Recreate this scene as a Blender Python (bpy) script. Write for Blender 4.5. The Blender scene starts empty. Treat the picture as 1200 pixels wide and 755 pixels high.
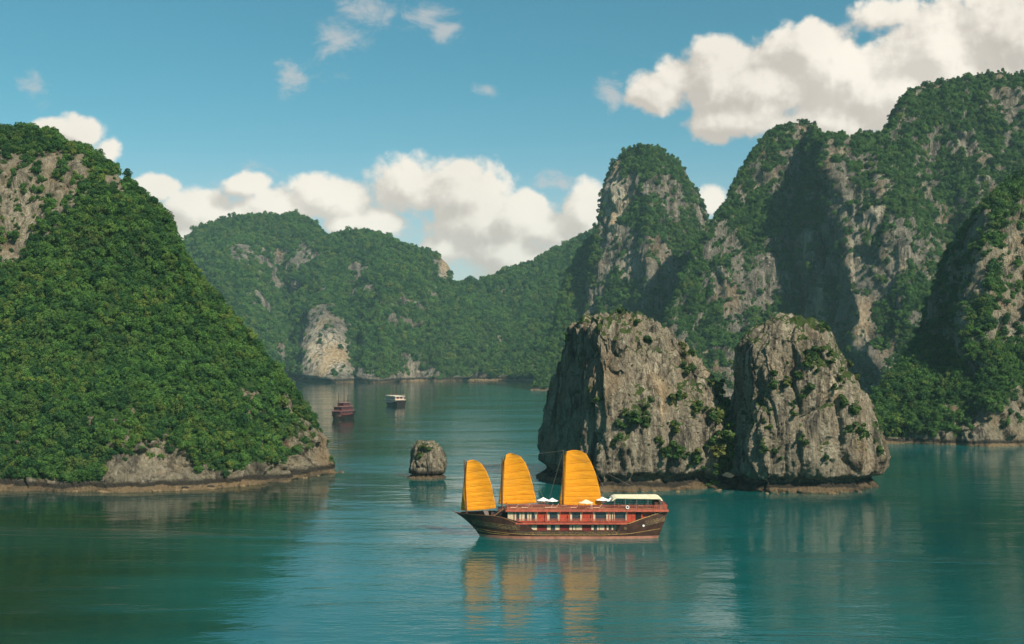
import bpy, bmesh, math, random
import numpy as np
from mathutils import Vector, Matrix, Euler

random.seed(7)
RNG = np.random.default_rng(11)
SC = bpy.context.scene
COL = SC.collection

# ------------------------------------------------------------------ camera, sky, sun, exposure
F, CX, HY, CAMH = 1300.0, 600.0, 415.0, 43.0      # focal length in photo pixels, centre column, horizon row, eye height
cam_d = bpy.data.cameras.new('camera')
cam_d.sensor_width = 36.0
cam_d.lens = 36.0 * F / 1200.0
cam_d.shift_y = (HY - 377.5) / 1200.0
cam_d.clip_start = 1.0
cam_d.clip_end = 30000.0
cam = bpy.data.objects.new('camera', cam_d)
cam.location = (0, 0, CAMH)
cam.rotation_euler = (math.radians(90), 0, 0)
COL.objects.link(cam)
SC.camera = cam

SUN_AZ = math.radians(141)      # from +Y (view direction) towards +X: behind the camera, to the right
SUN_EL = math.radians(41)
TO_SUN = Vector((math.sin(SUN_AZ) * math.cos(SUN_EL), math.cos(SUN_AZ) * math.cos(SUN_EL), math.sin(SUN_EL)))
sun_d = bpy.data.lights.new('sun', 'SUN')
sun_d.energy = 5.0
sun_d.angle = math.radians(0.5)
sun_d.color = (1.0, 0.90, 0.74)
sun = bpy.data.objects.new('sun', sun_d)
sun.rotation_euler = (-TO_SUN).to_track_quat('-Z', 'Y').to_euler()
sun.location = (300, -300, 500)
COL.objects.link(sun)

SC.view_settings.view_transform = 'Standard'
SC.view_settings.look = 'None'
SC.view_settings.gamma = 1.0
SC.view_settings.exposure = 0.55
SC.view_settings.use_curve_mapping = False
SC.render.engine = 'CYCLES'
SC.cycles.use_denoising = True
SC.cycles.max_bounces = 6
SC.cycles.diffuse_bounces = 2
SC.cycles.glossy_bounces = 3
SC.cycles.transmission_bounces = 3
SC.cycles.volume_bounces = 0
SC.cycles.transparent_max_bounces = 4
SC.cycles.caustics_reflective = False
SC.cycles.caustics_refractive = False


class NT:
    """short-hand for wiring node trees"""
    def __init__(self, tree):
        self.t = tree
        self.n = tree.nodes
        self.l = tree.links

    def add(self, kind, **kw):
        nd = self.n.new(kind)
        for k, v in kw.items():
            setattr(nd, k, v)
        return nd

    def put(self, sock, v):
        if v is None:
            return
        if isinstance(v, bpy.types.NodeSocket):
            self.l.new(v, sock)
        else:
            sock.default_value = v

    def math(self, op, a, b=None, c=None, clamp=False):
        nd = self.add('ShaderNodeMath', operation=op, use_clamp=clamp)
        for i, v in enumerate((a, b, c)):
            self.put(nd.inputs[i], v)
        return nd.outputs[0]

    def vmath(self, op, a, b=None, c=None):
        nd = self.add('ShaderNodeVectorMath', operation=op)
        for i, v in enumerate((a, b, c)):
            if v is not None:
                self.put(nd.inputs[i], v)
        return nd.outputs['Value'] if op in ('LENGTH', 'DOT_PRODUCT', 'DISTANCE') else nd.outputs[0]

    def mix(self, f, a, b, blend='MIX'):
        nd = self.add('ShaderNodeMix', data_type='RGBA', blend_type=blend)
        self.put(nd.inputs[0], f)
        self.put(nd.inputs[6], a if isinstance(a, bpy.types.NodeSocket) else (*a, 1))
        self.put(nd.inputs[7], b if isinstance(b, bpy.types.NodeSocket) else (*b, 1))
        return nd.outputs[2]

    def step(self, v, lo, hi, a=0.0, b=1.0):
        nd = self.add('ShaderNodeMapRange', interpolation_type='SMOOTHSTEP')
        self.put(nd.inputs[0], v)
        for i, q in enumerate((lo, hi, a, b)):
            nd.inputs[1 + i].default_value = q
        return nd.outputs[0]

    def noise(self, vec, scale, detail=4.0, rough=0.55, dim='3D', dist=0.0):
        nd = self.add('ShaderNodeTexNoise', noise_dimensions=dim)
        self.put(nd.inputs['Vector'], vec)
        nd.inputs['Scale'].default_value = scale
        nd.inputs['Detail'].default_value = detail
        nd.inputs['Roughness'].default_value = rough
        nd.inputs['Distortion'].default_value = dist
        return nd.outputs[0]


# ---- the sky: Nishita with fair-weather cumulus laid out by direction
world = bpy.data.worlds.new('World')
SC.world = world
world.use_nodes = True
wt = NT(world.node_tree)
wt.n.clear()
sky = wt.add('ShaderNodeTexSky', sky_type='NISHITA')
sky.sun_disc = False
sky.sun_elevation = SUN_EL
sky.sun_rotation = SUN_AZ
sky.altitude = 0.0
sky.air_density = 1.0
sky.dust_density = 0.6
sky.ozone_density = 1.5
tc = wt.add('ShaderNodeTexCoord')
sx = wt.add('ShaderNodeSeparateXYZ')
wt.l.new(tc.outputs['Generated'], sx.inputs[0])
yy = wt.math('MAXIMUM', sx.outputs[1], 0.02)
cu = wt.math('DIVIDE', sx.outputs[0], yy)
cv = wt.math('DIVIDE', sx.outputs[2], yy)
cb = wt.add('ShaderNodeCombineXYZ')
wt.l.new(cu, cb.inputs[0])
wt.l.new(cv, cb.inputs[1])
CV = cb.outputs[0]              # tangents of bearing and elevation


def blob(px, py, rx, ry):
    return ((px - CX) / F, (HY - py) / F, F / rx, F / ry)


CUMULUS = [blob(*b) for b in (
    (772, 108, 34, 30), (790, 92, 32, 26), (872, 146, 50, 20), (845, 92, 62, 52), (905, 108, 92, 58), (950, 55, 42, 36), (860, 140, 62, 26),
    (1000, 92, 92, 62), (1090, 62, 112, 62), (1190, 40, 112, 80), (1060, 110, 130, 56), (960, 142, 90, 40), (1160, 110, 120, 60), (1030, 20, 50, 30),
    (478, 222, 56, 42), (548, 226, 72, 40), (600, 252, 66, 40), (566, 262, 80, 40), (645, 268, 44, 26),
    (690, 248, 38, 32), (590, 298, 66, 34), (640, 310, 60, 30), (520, 292, 30, 20),
    (385, 232, 58, 28), (285, 216, 30, 16), (330, 246, 58, 24), (285, 256, 40, 22), (445, 262, 44, 20), (400, 264, 26, 14), (182, 222, 34, 18), (225, 246, 52, 30), (215, 280, 50, 34),
    (98, 156, 38, 20), (126, 176, 20, 20), (60, 152, 30, 14), (835, 236, 22, 20),
    (-120, 120, 90, 40), (-60, 190, 120, 40), (1330, 80, 120, 80), (-330, 170, 130, 60), (1600, 110, 150, 70))]
WISPS = [blob(*b) for b in (
    (338, 88, 21, 30), (398, 52, 40, 40), (430, 12, 46, 26), (498, 18, 40, 24), (520, 34, 22, 16), (40, 103, 24, 26),
    (572, 106, 24, 12), (716, 113, 30, 24), (284, 212, 38, 24), (330, 222, 50, 22), (650, 215, 50, 16),
    (300, 240, 90, 30), (460, 270, 60, 30))]


def field(p, blobs):
    cur = None
    for (bx, by, ix, iy) in blobs:
        a = wt.vmath('SUBTRACT', p, (bx, by, 0.0))
        a = wt.vmath('MULTIPLY', a, (ix, iy, 0.0))
        d = wt.vmath('LENGTH', a)
        if cur is None:
            cur = d
        else:
            nd = wt.add('ShaderNodeMath', operation='SMOOTH_MIN')
            wt.put(nd.inputs[0], cur)
            wt.put(nd.inputs[1], d)
            nd.inputs[2].default_value = 0.25
            cur = nd.outputs[0]
    return wt.math('SUBTRACT', 1.0, cur)


def puffs(p):
    """billows: large and small rounded lumps"""
    warp = wt.add('ShaderNodeTexNoise')
    wt.put(warp.inputs['Vector'], p)
    warp.inputs['Scale'].default_value = 14.0
    warp.inputs['Detail'].default_value = 3.0
    q = wt.vmath('MULTIPLY_ADD', warp.outputs[1], (0.045, 0.045, 0.0), p)
    out = None
    for sc, w in ((17.0, 0.52), (41.0, 0.30), (95.0, 0.18)):
        vo = wt.add('ShaderNodeTexVoronoi', feature='SMOOTH_F1', voronoi_dimensions='2D')
        wt.put(vo.inputs['Vector'], q)
        vo.inputs['Scale'].default_value = sc
        vo.inputs['Smoothness'].default_value = 0.35
        v = wt.math('SUBTRACT', 0.42, vo.outputs['Distance'])
        v = wt.math('MULTIPLY', v, w)
        out = v if out is None else wt.math('ADD', out, v)
    fb = wt.noise(p, 20.0, 10.0, 0.66)
    return wt.math('MULTIPLY_ADD', wt.math('SUBTRACT', fb, 0.5), 1.45, out)


def cumulus_height(p):
    return wt.math('ADD', field(p, CUMULUS), wt.math('MULTIPLY', puffs(p), 0.95))


H0 = cumulus_height(CV)
LD = (0.016, 0.014, 0.0)
H1 = cumulus_height(wt.vmath('ADD', CV, LD))
dens = wt.step(H0, -0.08, 0.32)
slope = wt.math('SUBTRACT', H0, H1)
lit = wt.step(slope, -0.42, 0.46)
thick = wt.step(H0, 0.1, 0.95)
# cloud bases are greyer than their tops
low = wt.step(wt.noise(CV, 6.0, 3.0), 0.30, 0.72)
lit2 = wt.math('MULTIPLY_ADD', lit, 0.72, wt.math('MULTIPLY', low, 0.28))
ccol = wt.mix(lit2, (0.54, 0.48, 0.425), (0.96, 0.885, 0.775))
wn = wt.math('ADD', field(CV, WISPS), wt.math('MULTIPLY', wt.math('SUBTRACT', wt.noise(wt.vmath('MULTIPLY', CV, (0.8, 1.15, 1.0)), 30.0, 10.0, 0.70, dist=0.5), 0.5), 3.4))
wd = wt.math('MULTIPLY', wt.step(wn, 0.0, 1.1), 0.70)
# pale band low over the horizon
hz = wt.step(sx.outputs[2], 0.0, 0.19, 1.0, 0.0)
front = wt.step(sx.outputs[1], 0.1, 0.3)
dens = wt.math('MULTIPLY', wt.math('MULTIPLY', dens, front), wt.step(cv, 0.0, 0.03))
wd = wt.math('MAXIMUM', wd, wt.math('MULTIPLY', hz, 0.70))
wd = wt.math('MULTIPLY', wd, front)

SKY_K = 0.071
tint = wt.mix(1.0, sky.outputs[0], (0.46, 0.98, 0.90), 'MULTIPLY')
tint = wt.mix(wt.step(cv, 0.06, 0.28, 0.6, 0.0), tint, sky.outputs[0])
bg = wt.add('ShaderNodeBackground')
wt.l.new(tint, bg.inputs[0])
bg.inputs[1].default_value = SKY_K
bgc = wt.add('ShaderNodeBackground')
wt.l.new(ccol, bgc.inputs[0])
bgc.inputs[1].default_value = 0.75
bgw = wt.add('ShaderNodeBackground')
bgw.inputs[0].default_value = (0.80, 0.76, 0.74, 1)
bgw.inputs[1].default_value = 0.54
m1 = wt.add('ShaderNodeMixShader')
wt.l.new(wd, m1.inputs[0])
wt.l.new(bg.outputs[0], m1.inputs[1])
wt.l.new(bgw.outputs[0], m1.inputs[2])
m2 = wt.add('ShaderNodeMixShader')
wt.l.new(dens, m2.inputs[0])
wt.l.new(m1.outputs[0], m2.inputs[1])
wt.l.new(bgc.outputs[0], m2.inputs[2])
wo = wt.add('ShaderNodeOutputWorld')
wt.l.new(m2.outputs[0], wo.inputs[0])
world.cycles.sampling_method = 'MANUAL'
world.cycles.sample_map_resolution = 512


# ------------------------------------------------------------------ numbers: noise, pixel geometry
_P = RNG.permutation(256).astype(np.int64)
_P = np.concatenate([_P, _P, _P])
_G = RNG.normal(size=(256, 3))
_G /= np.linalg.norm(_G, axis=1)[:, None]


def gnoise(p):
    """3-D gradient noise, about -1..1, for an (n,3) array"""
    pi = np.floor(p).astype(np.int64)
    pf = p - pi
    pi &= 255
    w = pf * pf * pf * (pf * (pf * 6 - 15) + 10)
    out = 0
    for dx in (0, 1):
        for dy in (0, 1):
            for dz in (0, 1):
                h = _P[_P[_P[(pi[:, 0] + dx) & 255] + ((pi[:, 1] + dy) & 255)] + ((pi[:, 2] + dz) & 255)]
                g = _G[h]
                d = pf - np.array([dx, dy, dz])
                v = (g * d).sum(1)
                ww = (w[:, 0] if dx else 1 - w[:, 0]) * (w[:, 1] if dy else 1 - w[:, 1]) * (w[:, 2] if dz else 1 - w[:, 2])
                out = out + v * ww
    return out * 1.6


def fbm(p, octaves=4, gain=0.5, ridged=False):
    a, s, tot = 1.0, 0.0, 0.0
    q = p.copy()
    for _ in range(octaves):
        n = gnoise(q)
        if ridged:
            n = 1 - 2 * np.abs(n)
        s = s + a * n
        tot += a
        a *= gain
        q = q * 2.03 + 17.3
    return s / tot


def worley(p, seed=0):
    """cell noise: distance to the nearest cell edge (F2-F1) and a random number per cell"""
    pi = np.floor(p).astype(np.int64)
    f1 = np.full(len(p), 9.0)
    f2 = np.full(len(p), 9.0)
    rnd = np.zeros(len(p))
    for dx in (-1, 0, 1):
        for dy in (-1, 0, 1):
            for dz in (-1, 0, 1):
                c = pi + np.array([dx, dy, dz])
                h = _P[_P[_P[(c[:, 0] + seed) & 255] + (c[:, 1] & 255)] + (c[:, 2] & 255)]
                q = c + 0.5 + 0.45 * _G[h]
                d = np.linalg.norm(p - q, axis=1)
                closer = d < f1
                f2 = np.where(closer, f1, np.minimum(f2, d))
                rnd = np.where(closer, h / 255.0, rnd)
                f1 = np.minimum(f1, d)
    return f2 - f1, rnd


def sstep(x, a, b):
    t = np.clip((x - a) / (b - a), 0, 1)
    return t * t * (3 - 2 * t)


def water_y(py):
    return CAMH * F / (py - HY)


def at(px, py, Y):
    return np.stack([(px - CX) / F * Y, Y + 0 * px, CAMH + (HY - py) / F * Y], -1)


def tab(pairs, x):
    a = np.array(pairs, float)
    return np.interp(x, a[:, 0], a[:, 1])


def to_px(V):
    return CX + F * V[:, 0] / V[:, 1], HY - F * (V[:, 2] - CAMH) / V[:, 1]


def grid_faces(nr, nc, wrap=False):
    i = np.arange(nr - 1)[:, None]
    j = np.arange(nc if wrap else nc - 1)[None, :]
    a = i * nc + j
    b = i * nc + (j + 1) % nc
    return np.stack([a, b, b + nc, a + nc], -1).reshape(-1, 4)


def mesh_from(name, V, Fq, attrs=None, smooth=True):
    me = bpy.data.meshes.new(name)
    me.vertices.add(len(V))
    me.vertices.foreach_set('co', np.ascontiguousarray(V, np.float32).ravel())
    n, k = Fq.shape
    me.loops.add(n * k)
    me.loops.foreach_set('vertex_index', np.ascontiguousarray(Fq, np.int32).ravel())
    me.polygons.add(n)
    me.polygons.foreach_set('loop_start', np.arange(0, n * k, k, dtype=np.int32))
    me.polygons.foreach_set('use_smooth', np.full(n, smooth))
    me.update(calc_edges=True)
    for an, av in (attrs or {}).items():
        at_ = me.attributes.new(an, 'FLOAT', 'POINT')
        at_.data.foreach_set('value', np.ascontiguousarray(av, np.float32))
    return me


def link(name, me, mats, parent=None, loc=None):
    o = bpy.data.objects.new(name, me)
    COL.objects.link(o)
    if not isinstance(mats, (list, tuple)):
        mats = [mats]
    if me is not None and len(me.materials) == 0:
        for m in mats:
            me.materials.append(m)
    if parent is not None:
        o.parent = parent
    if loc is not None:
        o.location = loc
    return o


def tag(o, label=None, cat=None, group=None, kind=None):
    for k, v in (('label', label), ('category', cat), ('group', group), ('kind', kind)):
        if v:
            o[k] = v
    return o


def empty(name, loc, rz=0.0):
    o = bpy.data.objects.new(name, None)
    o.empty_display_size = 0.5
    o.location = loc
    o.rotation_euler = (0, 0, rz)
    COL.objects.link(o)
    return o


def vnormals(V, Fq):
    n = np.cross(V[Fq[:, 2]] - V[Fq[:, 0]], V[Fq[:, 3]] - V[Fq[:, 1]])
    out = np.zeros_like(V)
    for k in range(4):
        np.add.at(out, Fq[:, k], n)
    out /= np.linalg.norm(out, axis=1)[:, None] + 1e-9
    return out


# ------------------------------------------------------------------ materials
def new_mat(name):
    m = bpy.data.materials.new(name)
    m.use_nodes = True
    nt = NT(m.node_tree)
    nt.n.clear()
    out = nt.add('ShaderNodeOutputMaterial')
    b = nt.add('ShaderNodeBsdfPrincipled')
    nt.l.new(b.outputs[0], out.inputs[0])
    return m, nt, b, out


def plain(name, col, rough=0.6, spec=0.4, vary=0.25, scale=1.5, metal=0.0):
    """painted / weathered surface: base colour broken up by noise"""
    m, nt, b, out = new_mat(name)
    g = nt.add('ShaderNodeTexCoord').outputs['Object']
    n = nt.noise(g, scale, 5.0, 0.6)
    f = nt.step(n, 0.3, 0.7)
    c = nt.mix(f, tuple(q * (1 - vary) for q in col), tuple(min(1, q * (1 + vary * 0.6)) for q in col))
    nt.put(b.inputs['Base Color'], c)
    b.inputs['Roughness'].default_value = rough
    b.inputs['Specular IOR Level'].default_value = spec
    b.inputs['Metallic'].default_value = metal
    return m


def rock_mat(name, size, base=(0.20, 0.175, 0.14), dark=(0.060, 0.053, 0.045), pale=(0.46, 0.40, 0.31),
             tan=(0.30, 0.20, 0.115), under=(0.030, 0.062, 0.016), tide=1.0, crust=1.0):
    """weathered limestone, streaked downwards, with moss and undergrowth where 'veg' is high"""
    m, nt, b, out = new_mat(name)
    geo = nt.add('ShaderNodeNewGeometry')
    P = geo.outputs['Position']
    va = nt.add('ShaderNodeAttribute', attribute_name='veg').outputs['Fac']
    pa = nt.add('ShaderNodeAttribute', attribute_name='pale').outputs['Fac']
    s = 1.0 / size
    st = nt.vmath('MULTIPLY', P, (s, s, s * 0.16))          # streak space: stretched downwards
    n_streak = nt.noise(st, 0.95, 7.0, 0.66, dist=0.4)
    n_fine = nt.noise(st, 3.6, 6.0, 0.62)
    n_blot = nt.noise(nt.vmath('MULTIPLY', P, (s, s, s * 0.6)), 0.36, 6.0, 0.62)
    n_tan = nt.noise(nt.vmath('ADD', nt.vmath('MULTIPLY', P, (s, s, s * 0.5)), (31.0, 9.0, 4.0)), 0.30, 5.0, 0.6)
    n_det = nt.noise(nt.vmath('MULTIPLY', P, (s, s, s * 0.75)), 3.1, 8.0, 0.72)
    c = nt.mix(nt.step(n_streak, 0.37, 0.55), dark, base)
    c = nt.mix(nt.math('MULTIPLY', nt.step(nt.noise(nt.vmath('ADD', nt.vmath('MULTIPLY', P, (s, s, s * 0.09)), (5.0, 3.0, 8.0)), 1.7, 5.0, 0.6), 0.55, 0.68), 0.6), c, pale)
    c = nt.mix(nt.math('MULTIPLY', nt.step(n_tan, 0.50, 0.68), 0.55), c, tan)
    c = nt.mix(nt.math('MULTIPLY', nt.step(n_fine, 0.52, 0.70), 0.62), c, pale)
    c = nt.mix(nt.math('MULTIPLY', nt.step(n_blot, 0.56, 0.70), 0.50), c, pale)
    c = nt.mix(nt.math('MULTIPLY', nt.step(n_det, 0.44, 0.34), 0.72), c, dark)
    c = nt.mix(nt.math('MULTIPLY', pa, nt.step(n_fine, 0.40, 0.58)), c, (0.62, 0.53, 0.40))
    c = nt.mix(nt.math('MULTIPLY', nt.math('MULTIPLY', pa, nt.step(n_tan, 0.46, 0.62)), 0.55), c, (0.56, 0.36, 0.17))
    # moss, ferns and undergrowth
    mg = nt.noise(P, 3.2 * s, 6.0, 0.7)
    mossf = nt.step(nt.math('ADD', va, nt.math('MULTIPLY', nt.math('SUBTRACT', mg, 0.5), 0.9)), 0.36, 0.62)
    green = nt.mix(nt.noise(P, 1.1 * s, 4.0, 0.6), under, tuple(q * 1.9 for q in under))
    c = nt.mix(mossf, c, green)
    # tide marks: pale crust low down, dark band above it
    sp = nt.add('ShaderNodeSeparateXYZ')
    nt.l.new(P, sp.inputs[0])
    wob = nt.math('MULTIPLY_ADD', nt.math('SUBTRACT', nt.noise(P, 0.30 * s, 5.0, 0.65), 0.5), 3.4 * tide, sp.outputs[2])
    c = nt.mix(nt.step(wob, 3.4 * tide, 2.3 * tide), c, (0.05, 0.042, 0.033))
    ledge = nt.math('MULTIPLY', nt.step(wob, 1.55 * tide, 1.15 * tide), nt.step(nt.noise(P, 0.16 * s, 4.0, 0.6), 0.36, 0.56, 0.25 * crust, crust))
    c = nt.mix(ledge, c, nt.mix(n_det, (0.17, 0.11, 0.06), (0.48, 0.34, 0.19)))
    nt.put(b.inputs['Base Color'], c)
    b.inputs['Roughness'].default_value = 0.92
    b.inputs['Specular IOR Level'].default_value = 0.15
    bp = nt.add('ShaderNodeBump')
    bp.inputs['Strength'].default_value = 1.0
    bp.inputs['Distance'].default_value = 0.85 * size
    hgt = nt.math('ADD', nt.math('MULTIPLY', n_streak, 0.6), nt.math('ADD', nt.math('MULTIPLY', n_det, 0.9), nt.math('MULTIPLY', n_fine, 0.5)))
    nt.put(bp.inputs['Height'], hgt)
    nt.put(b.inputs['Normal'], bp.outputs[0])
    return m


def leaf_mat(name, a, c_, yel, trans=0.22, scale=0.035):
    m, nt, b, out = new_mat(name)
    oi = nt.add('ShaderNodeObjectInfo').outputs['Random']
    P = nt.add('ShaderNodeNewGeometry').outputs['Position']
    n = nt.noise(P, scale, 4.0, 0.6)
    n2 = nt.noise(P, 0.9, 3.0, 0.6)
    n3 = nt.noise(P, scale * 1.7, 5.0, 0.68)
    f = nt.math('ADD', nt.math('MULTIPLY', oi, 0.42), nt.math('ADD', nt.math('MULTIPLY', n2, 0.20), nt.math('MULTIPLY', n3, 0.55)))
    c = nt.mix(nt.step(f, 0.38, 0.80), a, c_)
    y = nt.math('MULTIPLY', nt.step(nt.math('FRACT', nt.math('MULTIPLY', oi, 7.31)), 0.58, 1.0), 0.75)
    y = nt.math('MULTIPLY', y, nt.step(n, 0.36, 0.62))
    c = nt.mix(y, c, yel)
    dry = nt.math('MULTIPLY', nt.step(nt.noise(nt.vmath('ADD', P, (70.0, 30.0, 10.0)), scale * 1.3, 5.0, 0.66), 0.52, 0.68), 0.55)
    c = nt.mix(nt.math('MULTIPLY', dry, nt.step(oi, 0.25, 0.75)), c, (0.105, 0.105, 0.032))
    nt.put(b.inputs['Base Color'], c)
    b.inputs['Roughness'].default_value = 0.62
    b.inputs['Specular IOR Level'].default_value = 0.25
    tr = nt.add('ShaderNodeBsdfTranslucent')
    nt.put(tr.inputs[0], nt.mix(0.5, c, (0.10, 0.15, 0.02)))
    mx = nt.add('ShaderNodeMixShader')
    mx.inputs[0].default_value = trans
    nt.l.new(b.outputs[0], mx.inputs[1])
    nt.l.new(tr.outputs[0], mx.inputs[2])
    nt.l.new(mx.outputs[0], out.inputs[0])
    return m


M_LEAF = leaf_mat('jungle_leaves', (0.014, 0.060, 0.015), (0.070, 0.162, 0.028), (0.150, 0.190, 0.030))
M_SHRUB = leaf_mat('shrub_leaves', (0.024, 0.062, 0.014), (0.060, 0.115, 0.022), (0.16, 0.15, 0.035))
M_BARK = plain('bark', (0.10, 0.075, 0.05), 0.9, 0.1, 0.4, 3.0)
M_PALEBARK = plain('pale_bark', (0.34, 0.30, 0.25), 0.9, 0.1, 0.3, 3.0)

# water: green-blue sea with wind ripples
M_WATER, nt, b, out = new_mat('bay_water')
P = nt.add('ShaderNodeNewGeometry').outputs['Position']
w1 = nt.noise(nt.vmath('MULTIPLY', P, (0.30, 0.55, 1.0)), 1.0, 3.0, 0.6)
w2 = nt.noise(nt.vmath('MULTIPLY', P, (0.045, 0.10, 1.0)), 1.0, 3.0, 0.5)
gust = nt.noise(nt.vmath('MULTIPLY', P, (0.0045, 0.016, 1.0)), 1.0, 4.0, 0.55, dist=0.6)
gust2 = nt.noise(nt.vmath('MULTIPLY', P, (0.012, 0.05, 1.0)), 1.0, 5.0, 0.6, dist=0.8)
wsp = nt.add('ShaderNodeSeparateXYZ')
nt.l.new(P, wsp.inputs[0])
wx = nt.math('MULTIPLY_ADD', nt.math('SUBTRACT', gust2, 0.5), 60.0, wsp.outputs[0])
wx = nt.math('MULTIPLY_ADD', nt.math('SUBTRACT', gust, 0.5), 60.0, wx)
open_ = nt.step(wx, -95.0, -25.0)                          # the channel lies open to the breeze, the lee of the hill is still; also masks the painted hill reflection
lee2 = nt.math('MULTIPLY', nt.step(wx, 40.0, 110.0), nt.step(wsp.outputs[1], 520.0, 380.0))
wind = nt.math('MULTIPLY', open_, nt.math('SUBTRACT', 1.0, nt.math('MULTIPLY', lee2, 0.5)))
body_refl = nt.mix(nt.math('MULTIPLY_ADD', nt.step(gust, 0.35, 0.65), 0.25, nt.math('MULTIPLY', wind, 0.75)), (0.0035, 0.019, 0.011), (0.003, 0.090, 0.090))  # dark green on the left paints the hill's reflection into the water colour
nt.put(b.inputs['Base Color'], body_refl)
b.inputs['IOR'].default_value = 1.46
b.inputs['Specular IOR Level'].default_value = 0.5
calm = nt.step(nt.math('ADD', nt.math('MULTIPLY', gust, 0.5), nt.math('MULTIPLY', gust2, 0.5)), 0.38, 0.60)
nt.put(b.inputs['Roughness'], nt.math('MULTIPLY_ADD', wind, 0.055, nt.math('MULTIPLY_ADD', calm, 0.04, 0.025)))
bp = nt.add('ShaderNodeBump')
bp.inputs['Distance'].default_value = 1.0
nt.put(bp.inputs['Strength'], 1.0)
ruffle = nt.math('MULTIPLY', nt.step(gust2, 0.56, 0.66), 0.13)
hh = nt.math('ADD', nt.math('MULTIPLY', w1, nt.math('MULTIPLY_ADD', calm, nt.math('MULTIPLY_ADD', wind, 0.07, 0.03), nt.math('ADD', ruffle, 0.03))), nt.math('MULTIPLY', w2, 0.25))
nt.put(bp.inputs['Height'], hh)
nt.put(b.inputs['Normal'], bp.outputs[0])

# ------------------------------------------------------------------ the bay
WX, WY0, WY1 = 2450.0, -150.0, 4150.0
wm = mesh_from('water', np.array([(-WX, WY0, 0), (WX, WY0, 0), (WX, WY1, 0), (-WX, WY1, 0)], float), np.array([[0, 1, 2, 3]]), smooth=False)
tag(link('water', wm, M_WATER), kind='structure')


# ------------------------------------------------------------------ mountains
class Land:
    pass


def ridge_y(Yb, py, k):
    return (Yb + k * CAMH) / (1 - k * (HY - py) / F)


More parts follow.
